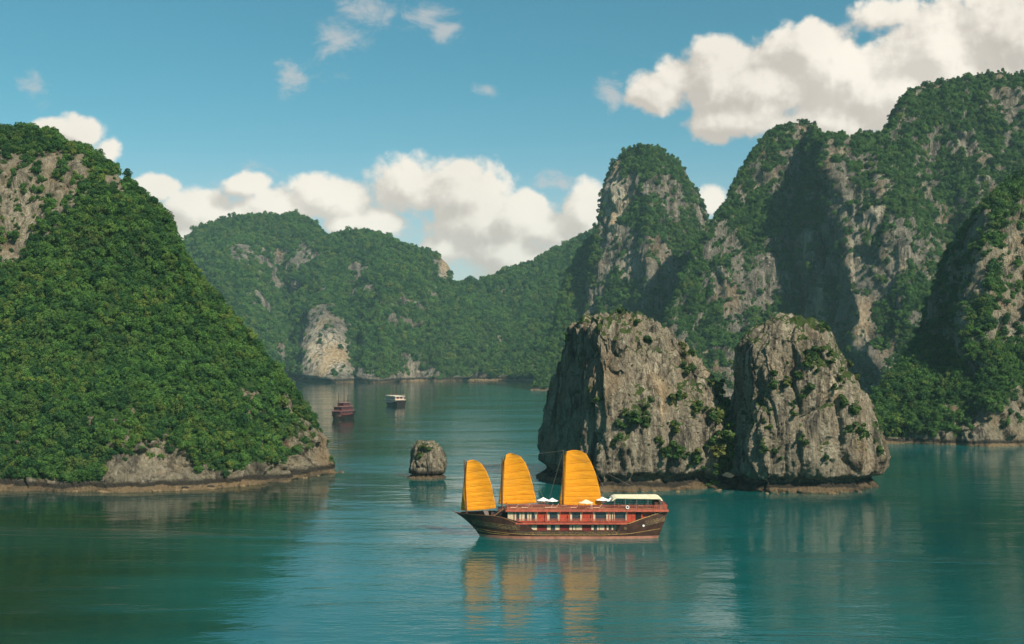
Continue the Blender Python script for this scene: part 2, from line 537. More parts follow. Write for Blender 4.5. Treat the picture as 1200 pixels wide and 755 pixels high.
def mountain(name, mat, px0, px1, nx, ns, sil, base, slope_k, big, mid, fine, rock_bias, rocks=(), greens=(), pales=(),
             dy=None, bend=1.0, back=1.2, seed=0.0, rock_scale=40.0, crag=None, canopy=0.0):
    """A karst mountain: ridge and shore lines give heights and plan, noise carves gullies, cliffs and ledges.
    big/mid/fine = (amplitude, wavelength) in metres"""
    px = np.linspace(px0, px1, nx)
    sl, bs = tab(sil, px), tab(base, px)
    Yb = water_y(bs)
    sl = np.minimum(sl + canopy, bs - 1.0)          # the bare ground lies below the skyline of the trees
    Yr = ridge_y(Yb, sl, slope_k)
    s = np.linspace(0, 1, ns)
    s = np.concatenate([[-0.02], s])
    PX = np.repeat(px[None], len(s), 0)
    PY = bs[None] + (sl - bs)[None] * s[:, None]
    Y = Yb[None] + (Yr - Yb)[None] * np.sign(s[:, None]) * np.abs(s[:, None]) ** bend
    if dy is not None:
        Y = Y + dy(PX, PY)
    Vf = at(PX, PY, Y)
    Vf[0, :, 2] = -6.0
    nb = 16
    q = np.linspace(0, 1, nb + 1)[1:]
    top = Vf[-1]
    hgt = np.maximum(top[:, 2], 2.0)
    Vb = np.empty((nb, nx, 3))
    Vb[..., 1] = top[None, :, 1] + (hgt * back)[None] * q[:, None]
    Vb[..., 0] = top[None, :, 0] + top[None, :, 0] / top[None, :, 1] * (hgt * back)[None] * q[:, None] * 0.4
    Vb[..., 2] = top[None, :, 2] * (1 - q[:, None] ** 1.7) - 6.0 * q[:, None]
    V = np.concatenate([Vf, Vb]).reshape(-1, 3)
    nr = len(s) + nb
    Fq = grid_faces(nr, nx)
    nrm = vnormals(V, Fq)
    if nrm[:, 1].reshape(nr, nx)[:ns].mean() > 0:
        Fq = Fq[:, ::-1]
        nrm = -nrm
    o = np.array([seed * 13.1, seed * 7.7, seed * 3.3])
    up = V[:, 2]
    fade = sstep(up, -4.0, 6.0)
    d = big[0] * fbm(V / np.array([big[1], big[1], big[1] * 1.5]) + o, 3)
    d += mid[0] * fbm(V / np.array([mid[1], mid[1], mid[1] * 2.2]) + o + 5, 4, 0.55, ridged=True)
    d += fine[0] * fbm(V / np.array([fine[1], fine[1], fine[1] * 1.6]) + o + 9, 3)
    bs_ = mid[1] * 0.8
    Wp = V + 0.3 * bs_ * np.stack([gnoise(V / bs_ + k + o) for k in (1, 2, 3)], -1)
    e1, c1 = worley(Wp / np.array([bs_, bs_, bs_ * 2.6]) + o, 5)
    e2, c2 = worley(Wp / np.array([bs_, bs_, bs_ * 2.2]) / 0.38 + o, 8)
    steep = sstep(1 - nrm[:, 2], 0.25, 0.7)
    if crag:
        e3, c3 = worley(Wp / np.array([crag[1], crag[1], crag[1] * 2.2]) + o, 13)
        e4, c4 = worley(Wp / np.array([crag[1], crag[1], crag[1] * 1.4]) / 0.4 + o, 17)
        shore = 1 - 0.75 * sstep(up, 10.0, 26.0)
        d += crag[0] * shore * ((c3 - 0.5) * 1.6 * sstep(e3, 0, 0.16) - 0.6 * np.exp(-e3 / 0.07) + 0.6 * (c4 - 0.5) * sstep(e4, 0, 0.15) - 0.3 * np.exp(-e4 / 0.1))
    d += mid[0] * steep * (1.1 * (c1 - 0.5) * sstep(e1, 0.0, 0.2) - 0.35 * np.exp(-e1 / 0.08) + 0.5 * (c2 - 0.5) * sstep(e2, 0, 0.2))
    row = np.repeat(np.arange(nr), nx)
    ridge_fade = 1 - 0.58 * np.exp(-((row - ns) / (0.06 * ns)) ** 2)      # keep the skyline
    dirv = nrm * np.array([1, 1, 0.35])
    V = V + dirv * (d * fade * ridge_fade)[:, None]
    # a few metres of crag along the skyline itself
    V[:, 2] += fine[0] * 0.7 * gnoise(V / (fine[1] * 1.4) + 3.0 + o) * fade
    nrm = vnormals(V, Fq)
    ppx, ppy = to_px(V)
    ppx = ppx + 10 * gnoise(V / rock_scale + 40)
    ppy = ppy + 10 * gnoise(V / rock_scale + 80)
    rk = fbm(V / np.array([rock_scale * 0.8, rock_scale * 0.8, rock_scale * 2.0]) + o + 21, 4, 0.55)
    rk2 = fbm(V / np.array([rock_scale, rock_scale, rock_scale * 1.2]) * 3.1 + o + 61, 3, 0.6)
    rockness = rock_bias + 1.5 * rk + 1.15 * rk2 + 1.1 * (0.55 - nrm[:, 2])
    for (ex, ey, rx, ry, w) in rocks:
        rockness += w * np.exp(-(((ppx - ex) / rx) ** 2 + ((ppy - ey) / ry) ** 2) ** 1.5)
    for (ex, ey, rx, ry, w) in greens:
        rockness -= w * np.exp(-(((ppx - ex) / rx) ** 2 + ((ppy - ey) / ry) ** 2) ** 1.5)
    veg = 1 - sstep(rockness, -0.12, 0.22)
    veg *= sstep(V[:, 2], 1.8, 4.5)
    pale = np.zeros(len(V))
    for (ex, ey, rx, ry, w) in pales:
        pale = np.maximum(pale, w * np.exp(-(((ppx - ex) / rx) ** 2 + ((ppy - ey) / ry) ** 2) ** 2))
    me = mesh_from(name, V, Fq, {'veg': veg, 'pale': pale})
    ob = tag(link(name, me, mat), kind='structure')
    L = Land()
    L.V, L.F, L.N, L.veg, L.ob, L.row, L.ns = V, Fq, nrm, veg, ob, row, ns
    L.pale = pale
    return L


def scatter(L, count, sel=None, front_rows=6, need=0.5, seed=1, bare=0.0):
    """points on the vegetated front and crest of a landform; returns positions and normals"""
    r = np.random.default_rng(seed)
    a, b_, c, d = (L.V[L.F[:, k]] for k in range(4))
    area = 0.5 * np.linalg.norm(np.cross(c - a, d - b_), axis=1)
    vg = L.veg[L.F].mean(1)
    ctr = (a + b_ + c + d) / 4
    nn = L.N[L.F].mean(1)
    view = ctr - np.array([0, 0, CAMH])
    view /= np.linalg.norm(view, axis=1)[:, None]
    ok = (nn * view).sum(1) < 0.25
    if L.row is not None:
        ok &= L.row[L.F].max(1) < L.ns + front_rows
    px, py = to_px(ctr)
    ok &= (px > -70) & (px < 1270)
    if sel is not None:
        ok &= sel(px, py, ctr)
    w = area * np.where(vg > need, vg, np.where(ctr[:, 2] > 9, bare * (1 - L.pale[L.F].mean(1)), 0.0) if bare else 0.0) * ok
    if not np.isfinite(w.sum()) or w.sum() <= 0:
        w = np.nan_to_num(area) * ok + 1e-9
    w = np.nan_to_num(w)
    w /= w.sum()
    f = r.choice(len(w), count, p=w)
    u, v = r.random(count)[:, None], r.random(count)[:, None]
    A, B, C, D = (L.V[L.F[f, k]] for k in range(4))
    pts = (A * (1 - u) + B * u) * (1 - v) + (D * (1 - u) + C * u) * v
    return pts, nn[f]


R_NEAR = rock_mat('limestone_near', 5.0, base=(0.26, 0.222, 0.155), crust=0.75)
R_MID = rock_mat('limestone_mid', 11.0, base=(0.19, 0.17, 0.14))
R_FAR = rock_mat('limestone_far', 18.0, base=(0.20, 0.18, 0.15), tide=2.0)
R_ISLET = rock_mat('limestone_islet', 4.2, base=(0.295, 0.245, 0.178), pale=(0.58, 0.50, 0.38), under=(0.045, 0.068, 0.018), crust=0.55)

# the hill on the left, falling to a low point
hill = mountain('hill', R_NEAR, -420, 401, 500, 260,
                sil=[(-420, 470), (-330, 330), (-220, 220), (-120, 170), (-40, 150), (0, 147), (30, 145), (60, 151), (85, 163), (105, 176), (122, 190),
                     (135, 203), (146, 212), (165, 232), (185, 252), (200, 277), (212, 297), (230, 322), (258, 350), (285, 380), (310, 412),
                     (335, 442), (355, 468), (372, 496), (384, 520), (391, 540), (401, 552)],
                base=[(-420, 560), (-200, 570), (0, 575), (140, 577), (240, 573), (300, 568), (350, 561), (385, 555.5), (401, 553)],
                slope_k=0.85, big=(11, 60), mid=(6.0, 26), fine=(1.6, 7), rock_bias=-0.60,
                rocks=[(18, 245, 38, 66, 1.35), (55, 200, 52, 26, 1.05), (105, 225, 42, 28, 0.95), (140, 215, 20, 18, 0.9), (208, 285, 12, 18, 1.2),
                       (0, 300, 25, 25, 0.9), (85, 180, 22, 10, 0.4), (178, 545, 52, 36, 1.7), (140, 545, 20, 40, 1.2), (225, 560, 40, 18, 1.2), (365, 528, 30, 40, 1.5), (310, 555, 60, 16, 1.2),
                       (25, 560, 60, 14, 0.9), (295, 480, 8, 18, 0.7)],
                greens=[(120, 380, 120, 120, 0.5), (250, 500, 60, 50, 0.5)],
                pales=[(20, 250, 26, 40, 0.35), (185, 545, 40, 26, 0.25)], seed=1.0, rock_scale=17.0, crag=(3.4, 6.0), canopy=10.0)

# range across the head of the bay
def far_dy(PX, PY):
    g = -150 * np.exp(-((PX - 455 + (PY - 340) * 0.25) / 46) ** 2) * sstep(PY, 265, 345)
    g -= 110 * np.exp(-((PX - 375) / 32) ** 2) * sstep(PY, 290, 380)
    g += 70 * np.exp(-((PX - 332 - (PY - 330) * 0.3) / 26) ** 2) * sstep(PY, 270, 350)
    g += 55 * np.exp(-((PX - 419) / 14) ** 2) * sstep(PY, 300, 390)
    g -= 110 * np.exp(-((PX - 275) / 36) ** 2) * sstep(PY, 255, 330)
    g -= 60 * np.exp(-((PX - 530 + (PY - 380) * 0.2) / 22) ** 2) * sstep(PY, 340, 400)
    return g


far_range = mountain('far_mountain', R_FAR, 60, 640, 330, 130,
                     sil=[(60, 420), (120, 372), (170, 330), (200, 300), (217, 276), (225, 268), (240, 262), (262, 254), (300, 250), (345, 250), (360, 257),
                          (372, 270), (384, 281), (392, 275), (408, 270), (430, 270), (452, 275), (470, 284), (500, 291), (515, 297), (523, 304),
                          (526, 314), (528, 334), (545, 344), (580, 360), (620, 420), (640, 440)],
                     base=[(60, 446), (640, 446)],
                     slope_k=1.1, dy=far_dy, big=(46, 230), mid=(17, 90), fine=(5, 26), rock_bias=-0.52,
                     rocks=[(350, 295, 80, 28, 0.65), (270, 300, 40, 22, 0.6), (520, 316, 14, 18, 1.3), (380, 412, 30, 38, 2.6), (375, 375, 22, 18, 0.9),
                            (420, 325, 40, 20, 0.7), (470, 355, 26, 22, 0.6), (335, 335, 40, 14, 0.6), (310, 362, 14, 12, 0.8), (435, 437, 10, 9, 0.9), (480, 434, 12, 12, 0.9), (470, 441, 70, 4, 0.9), (520, 436, 10, 10, 0.9)],
                     greens=[(430, 390, 20, 30, 0.3)],
                     pales=[(381, 416, 27, 30, 1.0), (524, 316, 8, 16, 0.6), (482, 432, 10, 10, 0.6)], seed=2.0, rock_scale=70.0, canopy=4.5)

saddle = mountain('forest_ridge', R_FAR, 440, 860, 260, 110,
                  sil=[(440, 440), (470, 400), (500, 355), (520, 333), (545, 328), (575, 324), (600, 317), (622, 310), (645, 296), (660, 288), (680, 276), (700, 268), (730, 262), (780, 270), (830, 300), (860, 330)],
                  base=[(440, 446), (600, 446), (700, 447), (860, 449)],
                  slope_k=1.25, big=(36, 200), mid=(14, 80), fine=(4.5, 24), rock_bias=-0.80,
                  rocks=[(600, 437, 90, 9, 1.1), (535, 434, 14, 14, 1.1), (575, 433, 12, 12, 0.9), (640, 430, 14, 16, 0.9), (490, 430, 14, 18, 1.1), (620, 420, 30, 20, 0.5)],
                  pales=[(490, 436, 8, 8, 0.6)], seed=3.0, rock_scale=60.0, canopy=3.0)

peak = mountain('peak', R_MID, 672, 900, 200, 190,
                sil=[(672, 420), (690, 330), (698, 285), (703, 258), (706, 235), (710, 212), (716, 197), (725, 183), (740, 173), (760, 169), (772, 173), (786, 183),
                     (800, 203), (812, 222), (822, 238), (832, 256), (840, 275), (852, 300), (875, 350), (900, 420)],
                base=[(672, 457), (720, 459.5), (760, 461), (840, 458), (900, 450)],
                slope_k=0.62, big=(22, 120), mid=(11, 44), fine=(3.5, 16), rock_bias=-0.20,
                rocks=[(722, 235, 18, 50, 0.8), (712, 262, 10, 34, 0.6), (770, 225, 30, 14, 0.7), (760, 290, 34, 22, 0.7), (790, 310, 20, 20, 0.5), (735, 310, 10, 20, 0.7)],
                greens=[(755, 180, 40, 20, 0.7), (795, 270, 30, 30, 0.4), (755, 262, 26, 16, 0.6)],
                pales=[(722, 240, 12, 44, 0.8), (735, 310, 8, 20, 0.6)], seed=4.0, rock_scale=42.0)


shoulder = mountain('forest_slope', R_MID, 622, 850, 170, 110,
                    sil=[(622, 456), (636, 425), (650, 380), (668, 322), (684, 290), (694, 277), (701, 276), (708, 290), (722, 314), (746, 338), (776, 370), (812, 410), (850, 452)],
                    base=[(622, 457.5), (700, 458.5), (850, 458)],
                    slope_k=0.95, big=(18, 130), mid=(9, 50), fine=(3.5, 16), rock_bias=-0.75,
                    seed=7.0, rock_scale=45.0, canopy=3.0)


def massif_dy(PX, PY):
    wl = tab([(80, 962), (186, 944), (300, 936), (380, 950), (440, 975), (520, 1000)], PY)
    wr = tab([(80, 985), (190, 966), (232, 994), (271, 992), (338, 998), (411, 1018), (440, 1038), (520, 1060)], PY)
    t = np.clip((PX - wl) / (wr - wl), 0, 1)
    t = np.where(t < 0.45, 0.42 * sstep(t, 0.0, 0.30), 0.42 + 0.58 * sstep(t, 0.5, 1.0))
    g = 1050 - 98 * t 
    g = g + 26 * np.exp(-((PX - 1110 + (PY - 300) * 0.1) / 28) ** 2) * sstep(PY, 150, 330)
    g = g - 28 * np.exp(-((PX - 1050 - (PY - 250) * 0.15) / 26) ** 2) * sstep(PY, 170, 260)
    return g - 1050


massif = mountain('mountain', R_MID, 740, 1560, 420, 230,
                  sil=[(740, 470), (770, 400), (790, 350), (806, 310), (818, 285), (832, 262), (850, 235), (860, 215), (872, 196), (884, 176), (893, 162), (905, 149), (918, 143), (930, 140),
                       (945, 141), (958, 149), (966, 157), (985, 152), (998, 156), (1012, 152), (1026, 156), (1044, 146), (1050, 132), (1058, 116), (1068, 104), (1085, 92),
                       (1110, 90), (1140, 83), (1170, 82), (1200, 83), (1260, 82), (1330, 96), (1420, 150), (1560, 300)],
                  base=[(740, 468), (1560, 468)],
                  slope_k=0.50, dy=massif_dy, big=(15, 90), mid=(10, 38), fine=(3.2, 13), rock_bias=-0.27,
                  rocks=[(888, 330, 20, 40, 0.5), (985, 190, 16, 40, 0.7), (1032, 240, 14, 26, 1.0), (1050, 300, 34, 20, 0.6), (1008, 330, 16, 60, 0.8), (1010, 395, 14, 40, 0.9),
                         (860, 320, 20, 60, 0.35), (1185, 130, 14, 26, 0.8), (1140, 178, 30, 10, 0.6), (1020, 420, 14, 20, 0.8), (930, 160, 14, 20, 0.5), (965, 330, 30, 90, 0.6), (1075, 290, 18, 20, 0.5)],
                  greens=[(1120, 130, 60, 30, 0.5), (1080, 380, 40, 40, 0.5)],
                  pales=[(1030, 242, 10, 20, 0.9), (1006, 300, 8, 40, 0.55), (1012, 400, 10, 40, 0.6), (962, 350, 5, 30, 0.5), (1055, 305, 16, 12, 0.5)], seed=5.0, rock_scale=30.0, canopy=5.0)


def spur_dy(PX, PY):
    w = tab([(200, 1160), (283, 1152), (375, 1140), (450, 1150), (540, 1160)], PY)
    t = sstep(PX, w - 46, w)
    up = sstep(PY, 460, 385)
    return (1 - t) * 85 * up


spur = mountain('headland', R_NEAR, 1008, 1600, 380, 230,
                sil=[(1008, 519), (1016, 500), (1024, 470), (1034, 452), (1050, 436), (1066, 420), (1082, 394), (1094, 362), (1106, 330), (1118, 296), (1128, 272), (1140, 256),
                     (1156, 240), (1172, 224), (1188, 210), (1200, 200), (1240, 180), (1320, 165), (1420, 190), (1520, 280), (1600, 420)],
                base=[(1008, 521), (1060, 520), (1130, 522), (1160, 524), (1200, 523), (1600, 520)],
                slope_k=0.55, dy=spur_dy, big=(9, 60), mid=(6, 26), fine=(2.0, 8), rock_bias=-0.30,
                rocks=[(1185, 290, 26, 40, 1.1), (1130, 330, 20, 60, 1.0), (1175, 500, 50, 18, 1.5), (1195, 470, 24, 14, 0.7), (1185, 370, 30, 20, 0.5), (1060, 515, 60, 5, 0.8)],
                greens=[(1080, 460, 50, 40, 0.8), (1170, 430, 40, 30, 0.5), (1180, 225, 40, 14, 0.5)],
                pales=[(1188, 290, 16, 22, 0.35)], seed=6.0, rock_scale=20.0, crag=(2.2, 7.5), canopy=5.0)


# ------------------------------------------------------------------ rock islets
def islet(name, mat, Yc, depth, left, right, corners, nth, nz, amp, size, moss, notch=True, seed=0.0, lean=0.0, inset=0.6, crest_h=1.1, trim=0.9):
    """steep rock: silhouette tables (py, px) at the centre depth, plan polygon in unit coordinates"""
    Ys = Yc - 0.5 * depth                   # the outline seen is that of the nearer half

    def zz(py):
        return CAMH + (HY - py) / F * Ys
    la = np.array([(zz(p), (q - CX) / F * Ys + inset) for p, q in left])
    ra = np.array([(zz(p), (q - CX) / F * Ys - inset) for p, q in right])
    la, ra = la[np.argsort(la[:, 0])], ra[np.argsort(ra[:, 0])]
    ztop = la[-1, 0]
    t = np.linspace(0, 1, nz)
    z = -2.5 + (ztop + 2.5) * np.concatenate([t[: int(nz * 0.8)] / t[int(nz * 0.8)] * 0.9, 0.9 + 0.1 * np.sin(np.linspace(0, math.pi / 2, nz - int(nz * 0.8)))])
    Lx, Rx = np.interp(z, la[:, 0], la[:, 1]), np.interp(z, ra[:, 0], ra[:, 1])
    half0 = (np.interp(ztop * 0.2, ra[:, 0], ra[:, 1]) - np.interp(ztop * 0.2, la[:, 0], la[:, 1])) / 2
    cs = np.array(corners + corners[:1], float)
    seg = np.linalg.norm(np.diff(cs, axis=0), axis=1)
    acc = np.concatenate([[0], np.cumsum(seg)])
    u = np.linspace(0, acc[-1], nth, endpoint=False)
    ux, uy = np.interp(u, acc, cs[:, 0]), np.interp(u, acc, cs[:, 1])
    for _ in range(int(nth * 0.02)):                     # round the corners a little
        ux = (np.roll(ux, 1) + ux + np.roll(ux, -1)) / 3
        uy = (np.roll(uy, 1) + uy + np.roll(uy, -1)) / 3
    ux = (ux - ux.min()) / (ux.max() - ux.min()) * 2 - 1
    wid = (Rx - Lx) / 2
    mid = (Rx + Lx) / 2
    dz = depth * (wid / half0) ** 0.75
    X = mid[:, None] + wid[:, None] * ux[None]
    Yv = Yc + dz[:, None] * uy[None] + lean * z[:, None]
    V = np.stack([X, Yv, np.repeat(z[:, None], nth, 1)], -1).reshape(-1, 3)
    top = np.array([[mid[-1], Yc + lean * ztop, ztop]])
    Fq = grid_faces(nz, nth, True)
    nrm = vnormals(V, Fq)
    c = V - np.array([mid.mean(), Yc, ztop / 2])
    if (nrm * c).sum(1).mean() < 0:
        Fq = Fq[:, ::-1]
        nrm = -nrm
    hn = nrm * np.array([1, 1, 0.25])
    o = np.array([seed * 11.0, seed * 5.0, seed])
    S = size
    crest = 1 - 0.6 * sstep(V[:, 2], ztop * 0.72, ztop)
    warp = 0.16 * S * np.stack([gnoise(V / (S * 1.2) + o + k) for k in (1, 2, 3)], -1)
    W = V + warp
    d = amp * 1.5 * fbm(W / np.array([S * 2.2, S * 2.2, S * 4.0]) + o, 2)
    e1, c1 = worley(W / np.array([S * 1.15, S * 1.15, S * 4.6]) + o, 3)
    e2, c2 = worley(W / np.array([S * 0.42, S * 0.42, S * 2.0]) + o, 9)
    d += amp * (1.5 * (c1 - 0.5) * sstep(e1, 0.0, 0.16) - 0.75 * np.exp(-e1 / 0.07))
    d += amp * (0.55 * (c2 - 0.5) * sstep(e2, 0.0, 0.15) - 0.30 * np.exp(-e2 / 0.08))
    d += amp * 0.42 * fbm(W / np.array([S * 0.6, S * 0.6, S * 4.2]) + o + 3, 3, 0.5, ridged=True)
    d += amp * 0.45 * fbm(W / np.array([S * 0.33, S * 0.33, S * 1.0]) + o + 6, 4, 0.6)
    d += amp * 0.22 * fbm(W / np.array([S * 0.12, S * 0.12, S * 0.2]) + o + 8, 3, 0.6, ridged=True)
    if notch:
        k = size / 7.0
        zz_ = V[:, 2] + 0.5 * k * gnoise(V / (S * 0.5) + o)
        d -= 3.0 * k * np.exp(-((zz_ - 2.5 * k) / (1.2 * k)) ** 2)
        d += (0.5 + 1.6 * np.clip(0.5 + gnoise(V / np.array([S * 1.3, S * 1.3, S * 9]) + o + 70), 0, 1)) * k * sstep(zz_, 1.3 * k, 0.7 * k)
    d -= amp * trim * sstep(V[:, 2], ztop * 0.30, ztop * 0.85)
    V = V + hn * (d * crest)[:, None]
    V[:, 2] += amp * crest_h * fbm(V / (S * 0.42) + o + 12, 3, 0.6) * sstep(V[:, 2], 4 * size / 7.0, ztop * 0.9)
    nv = len(V)
    V = np.concatenate([V, top + 0.0])
    last = (nz - 1) * nth
    V[nv] = V[last:nv].mean(0)
    cap = np.array([[last + i, last + (i + 1) % nth, nv, nv] for i in range(nth)])
    nrm = vnormals(V[:nv], Fq)
    rk = fbm(V[:nv] / np.array([S, S, S * 1.6]) + o + 30, 4, 0.6)
    veg = np.clip(sstep(rk + 0.9 * (nrm[:, 2] - 0.35) + moss, 0.0, 0.5), 0, 1) * sstep(V[:nv, 2], 0.12 * ztop, 0.22 * ztop)
    vegc = np.concatenate([veg, [0.5]])
    palv = np.concatenate([np.clip(0.9 * sstep(fbm(V[:nv] / np.array([S * 0.7, S * 0.7, S * 3.0]) + o + 50, 3), 0.22, 0.6), 0, 1), [0]])
    me = bpy.data.meshes.new(name)
    faces = Fq.tolist() + [[a, b_, c_] for a, b_, c_, _ in cap.tolist()]
    if Fq[0][0] > Fq[0][1]:
        pass
    me.from_pydata(V.tolist(), [], faces)
    for an, av in (('veg', vegc), ('pale', palv)):
        at_ = me.attributes.new(an, 'FLOAT', 'POINT')
        at_.data.foreach_set('value', np.ascontiguousarray(av, np.float32))
    me.polygons.foreach_set('use_smooth', np.ones(len(me.polygons), bool))
    me.update()
    ob = link(name, me, mat)
    L = Land()
    L.V, L.F, L.N, L.veg, L.ob, L.row, L.ns = V[:nv], Fq, nrm, veg, ob, None, 0
    return L


islet_a = islet('rock_islet', R_ISLET, 374.0, 27.0,
                left=[(590, 636), (572, 634), (548, 632), (505, 637), (461, 641), (413, 644), (396, 654), (384, 664), (374, 680), (367, 712), (362, 735), (360.5, 742)],
                right=[(590, 856), (572, 864), (530, 870), (490, 869), (457, 858), (432, 842), (410, 829), (398, 815), (391, 803), (380, 785), (369, 767), (362.5, 752), (360.5, 746)],
                corners=[(-0.42, -0.97), (0.25, -0.86), (0.80, -0.55), (1.0, 0.1), (0.7, 0.8), (0.0, 1.0), (-0.6, 1.0), (-1.0, 0.62), (-0.90, 0.22)],
                nth=460, nz=260, amp=2.6, size=9.0, moss=-0.06, seed=1.0, crest_h=1.6, trim=1.6)
tag(islet_a.ob, 'broad grey limestone islet with a dark shaded left flank, right behind the orange sails', 'islet')

islet_b = islet('rock_islet', R_ISLET, 361.0, 21.0,
                left=[(590, 872), (577, 872), (560, 862), (545, 859), (505, 866), (461, 876), (432, 875), (410, 878), (398, 884), (391, 891), (380, 906), (374, 918), (370, 926), (368, 931)],
                right=[(590, 1024), (577, 1026), (567, 1034), (552, 1046), (538, 1049), (520, 1044), (501, 1038), (461, 1023), (432, 1009), (410, 992), (388, 980), (378, 966), (371, 950), (368, 937)],
                corners=[(-0.66, -0.92), (0.1, -0.98), (0.62, -0.78), (1.0, 0.0), (0.7, 0.8), (0.0, 1.0), (-0.7, 0.9), (-1.0, 0.3), (-0.95, -0.35)],
                nth=420, nz=250, amp=2.3, size=8.0, moss=0.02, seed=2.0, inset=-1.2, trim=0.3)
tag(islet_b.ob, 'tapering grey limestone islet with bushes in its cracks, standing right of the broad islet', 'islet')

islet_c = islet('rock_islet', R_ISLET, 387.0, 5.6,
                left=[(575, 477), (562, 476), (555, 476), (545, 477), (534, 479), (525, 481), (521, 483), (518, 487)],
                right=[(575, 523), (562, 524), (555, 523), (545, 522), (535, 521), (527, 517), (522, 513), (519, 509)],
                corners=[(-0.55, -0.9), (0.3, -0.95), (0.9, -0.5), (1.0, 0.2), (0.5, 1.0), (-0.5, 0.95), (-1.0, 0.3)],
                nth=260, nz=130, amp=0.95, size=2.9, moss=-0.10, seed=3.0, inset=0.2, crest_h=1.0, trim=0.0)
tag(islet_c.ob, 'small isolated pale rock stack rising from open water left of the sailing junk', 'islet')


# ------------------------------------------------------------------ trees and forest
def crown_mesh(name, seed, R=3.0, lobes=7, leaves=330, leaf=0.62, flat=0.85):
    """uneven crown of leaf clumps spread through several lobes"""
    r = np.random.default_rng(seed)
    cen = []
    for i in range(lobes):
        a = r.uniform(0, 2 * math.pi)
        q = r.uniform(0.05, 0.85) * R
        cen.append((q * math.cos(a), q * math.sin(a), r.uniform(0.15, 1.35) * R * flat, r.uniform(0.20, 0.50) * R))
    V, Fc = [], []
    w = np.array([c[3] ** 2 for c in cen])
    w /= w.sum()
    for k in range(leaves):
        cx, cy, cz, cr = cen[r.choice(lobes, p=w)]
        n = r.normal(size=3)
        n[2] = n[2] * 0.9 + 0.35
        n /= np.linalg.norm(n)
        p = np.array([cx, cy, cz]) + n * cr * r.uniform(0.72, 1.06) * np.array([1, 1, 0.85])
        m = n + r.normal(size=3) * 0.55
        m /= np.linalg.norm(m)
        t = np.cross(m, r.normal(size=3))
        t /= np.linalg.norm(t)
        bt = np.cross(m, t)
        s1, s2 = leaf * r.uniform(0.6, 1.35), leaf * r.uniform(0.5, 1.0)
        b0 = len(V)
        for (u, v) in ((-1, -0.25), (0.05, -0.9), (1, 0.2), (0.0, 0.95)):
            V.append(p + t * u * s1 * r.uniform(0.8, 1.2) + bt * v * s2 * r.uniform(0.8, 1.2) + m * r.uniform(-0.12, 0.12))
        Fc.append([b0, b0 + 1, b0 + 2, b0 + 3])
    me = mesh_from(name, np.array(V), np.array(Fc), smooth=False)
    me.materials.append(M_LEAF)
    return me


def trunk_mesh(name, seed, H=3.2, r0=0.22):
    """tapered trunk with three limbs"""
    r = random.Random(seed)
    bm = bmesh.new()

    def limb(p0, p1, ra, rb, n=6):
        d = (Vector(p1) - Vector(p0)).normalized()
        qd = d.to_track_quat('Z', 'Y')
        rings = []
        for k in range(5):
            t = k / 4
            c = Vector(p0).lerp(Vector(p1), t) + Vector((math.sin(t * 3.1) * 0.12 * H * 0.3, math.sin(t * 2.2) * 0.05 * H, 0)) * (1 if ra > 0.15 else 0.4)
            rad = ra + (rb - ra) * t
            rings.append([bm.verts.new(c + qd @ Vector((rad * math.cos(2 * math.pi * j / n), rad * math.sin(2 * math.pi * j / n), 0))) for j in range(n)])
        for k in range(4):
            for j in range(n):
                bm.faces.new((rings[k][j], rings[k][(j + 1) % n], rings[k + 1][(j + 1) % n], rings[k + 1][j]))
        bm.faces.new(rings[-1])
    limb((0, 0, -1.2), (0.1, 0, H * 0.75), r0, r0 * 0.5)
    for k in range(3):
        a = 2.1 * k + r.uniform(0, 1)
        limb((0.08, 0, H * (0.38 + 0.14 * k)), (math.cos(a) * H * 0.4, math.sin(a) * H * 0.4, H * (0.72 + 0.1 * k)), r0 * 0.45, r0 * 0.16)
    me = bpy.data.meshes.new(name)
    bm.to_mesh(me)
    bm.free()
    me.materials.append(M_BARK)
    return me


CROWNS = [crown_mesh('crown', 20 + i, 3.0, lobes=9 + 2 * i, leaves=700 + 30 * i, leaf=0.31, flat=(0.8, 0.95, 0.7, 1.1, 0.85)[i]) for i in range(5)]
TRUNKS = [trunk_mesh('trunk', 40 + i) for i in range(5)]
PROTO = []                  # the crown objects of the first five trees, reused by the forests


def forest_group(name):
    ng = bpy.data.node_groups.new(name, 'GeometryNodeTree')
    ng.interface.new_socket('Geometry', in_out='INPUT', socket_type='NodeSocketGeometry')
    ng.interface.new_socket('Geometry', in_out='OUTPUT', socket_type='NodeSocketGeometry')
    gi, go = ng.nodes.new('NodeGroupInput'), ng.nodes.new('NodeGroupOutput')
    jn = ng.nodes.new('GeometryNodeJoinGeometry')
    for o in PROTO:
        oi = ng.nodes.new('GeometryNodeObjectInfo')
        oi.transform_space = 'ORIGINAL'
        oi.inputs['Object'].default_value = o
        oi.inputs['As Instance'].default_value = True
        ng.links.new(oi.outputs['Geometry'], jn.inputs[0])

    def attr(nm, ty):
        a = ng.nodes.new('GeometryNodeInputNamedAttribute')
        a.data_type = ty
        a.inputs['Name'].default_value = nm
        return a.outputs[0]
    ip = ng.nodes.new('GeometryNodeInstanceOnPoints')
    ip.inputs['Pick Instance'].default_value = True
    ng.links.new(gi.outputs[0], ip.inputs['Points'])
    ng.links.new(jn.outputs[0], ip.inputs['Instance'])
    ng.links.new(attr('pick', 'INT'), ip.inputs['Instance Index'])
    er = ng.nodes.new('FunctionNodeEulerToRotation')
    ng.links.new(attr('turn', 'FLOAT_VECTOR'), er.inputs[0])
    ng.links.new(er.outputs[0], ip.inputs['Rotation'])
    ng.links.new(attr('size', 'FLOAT_VECTOR'), ip.inputs['Scale'])
    ng.links.new(ip.outputs[0], go.inputs[0])
    return ng


GN = None


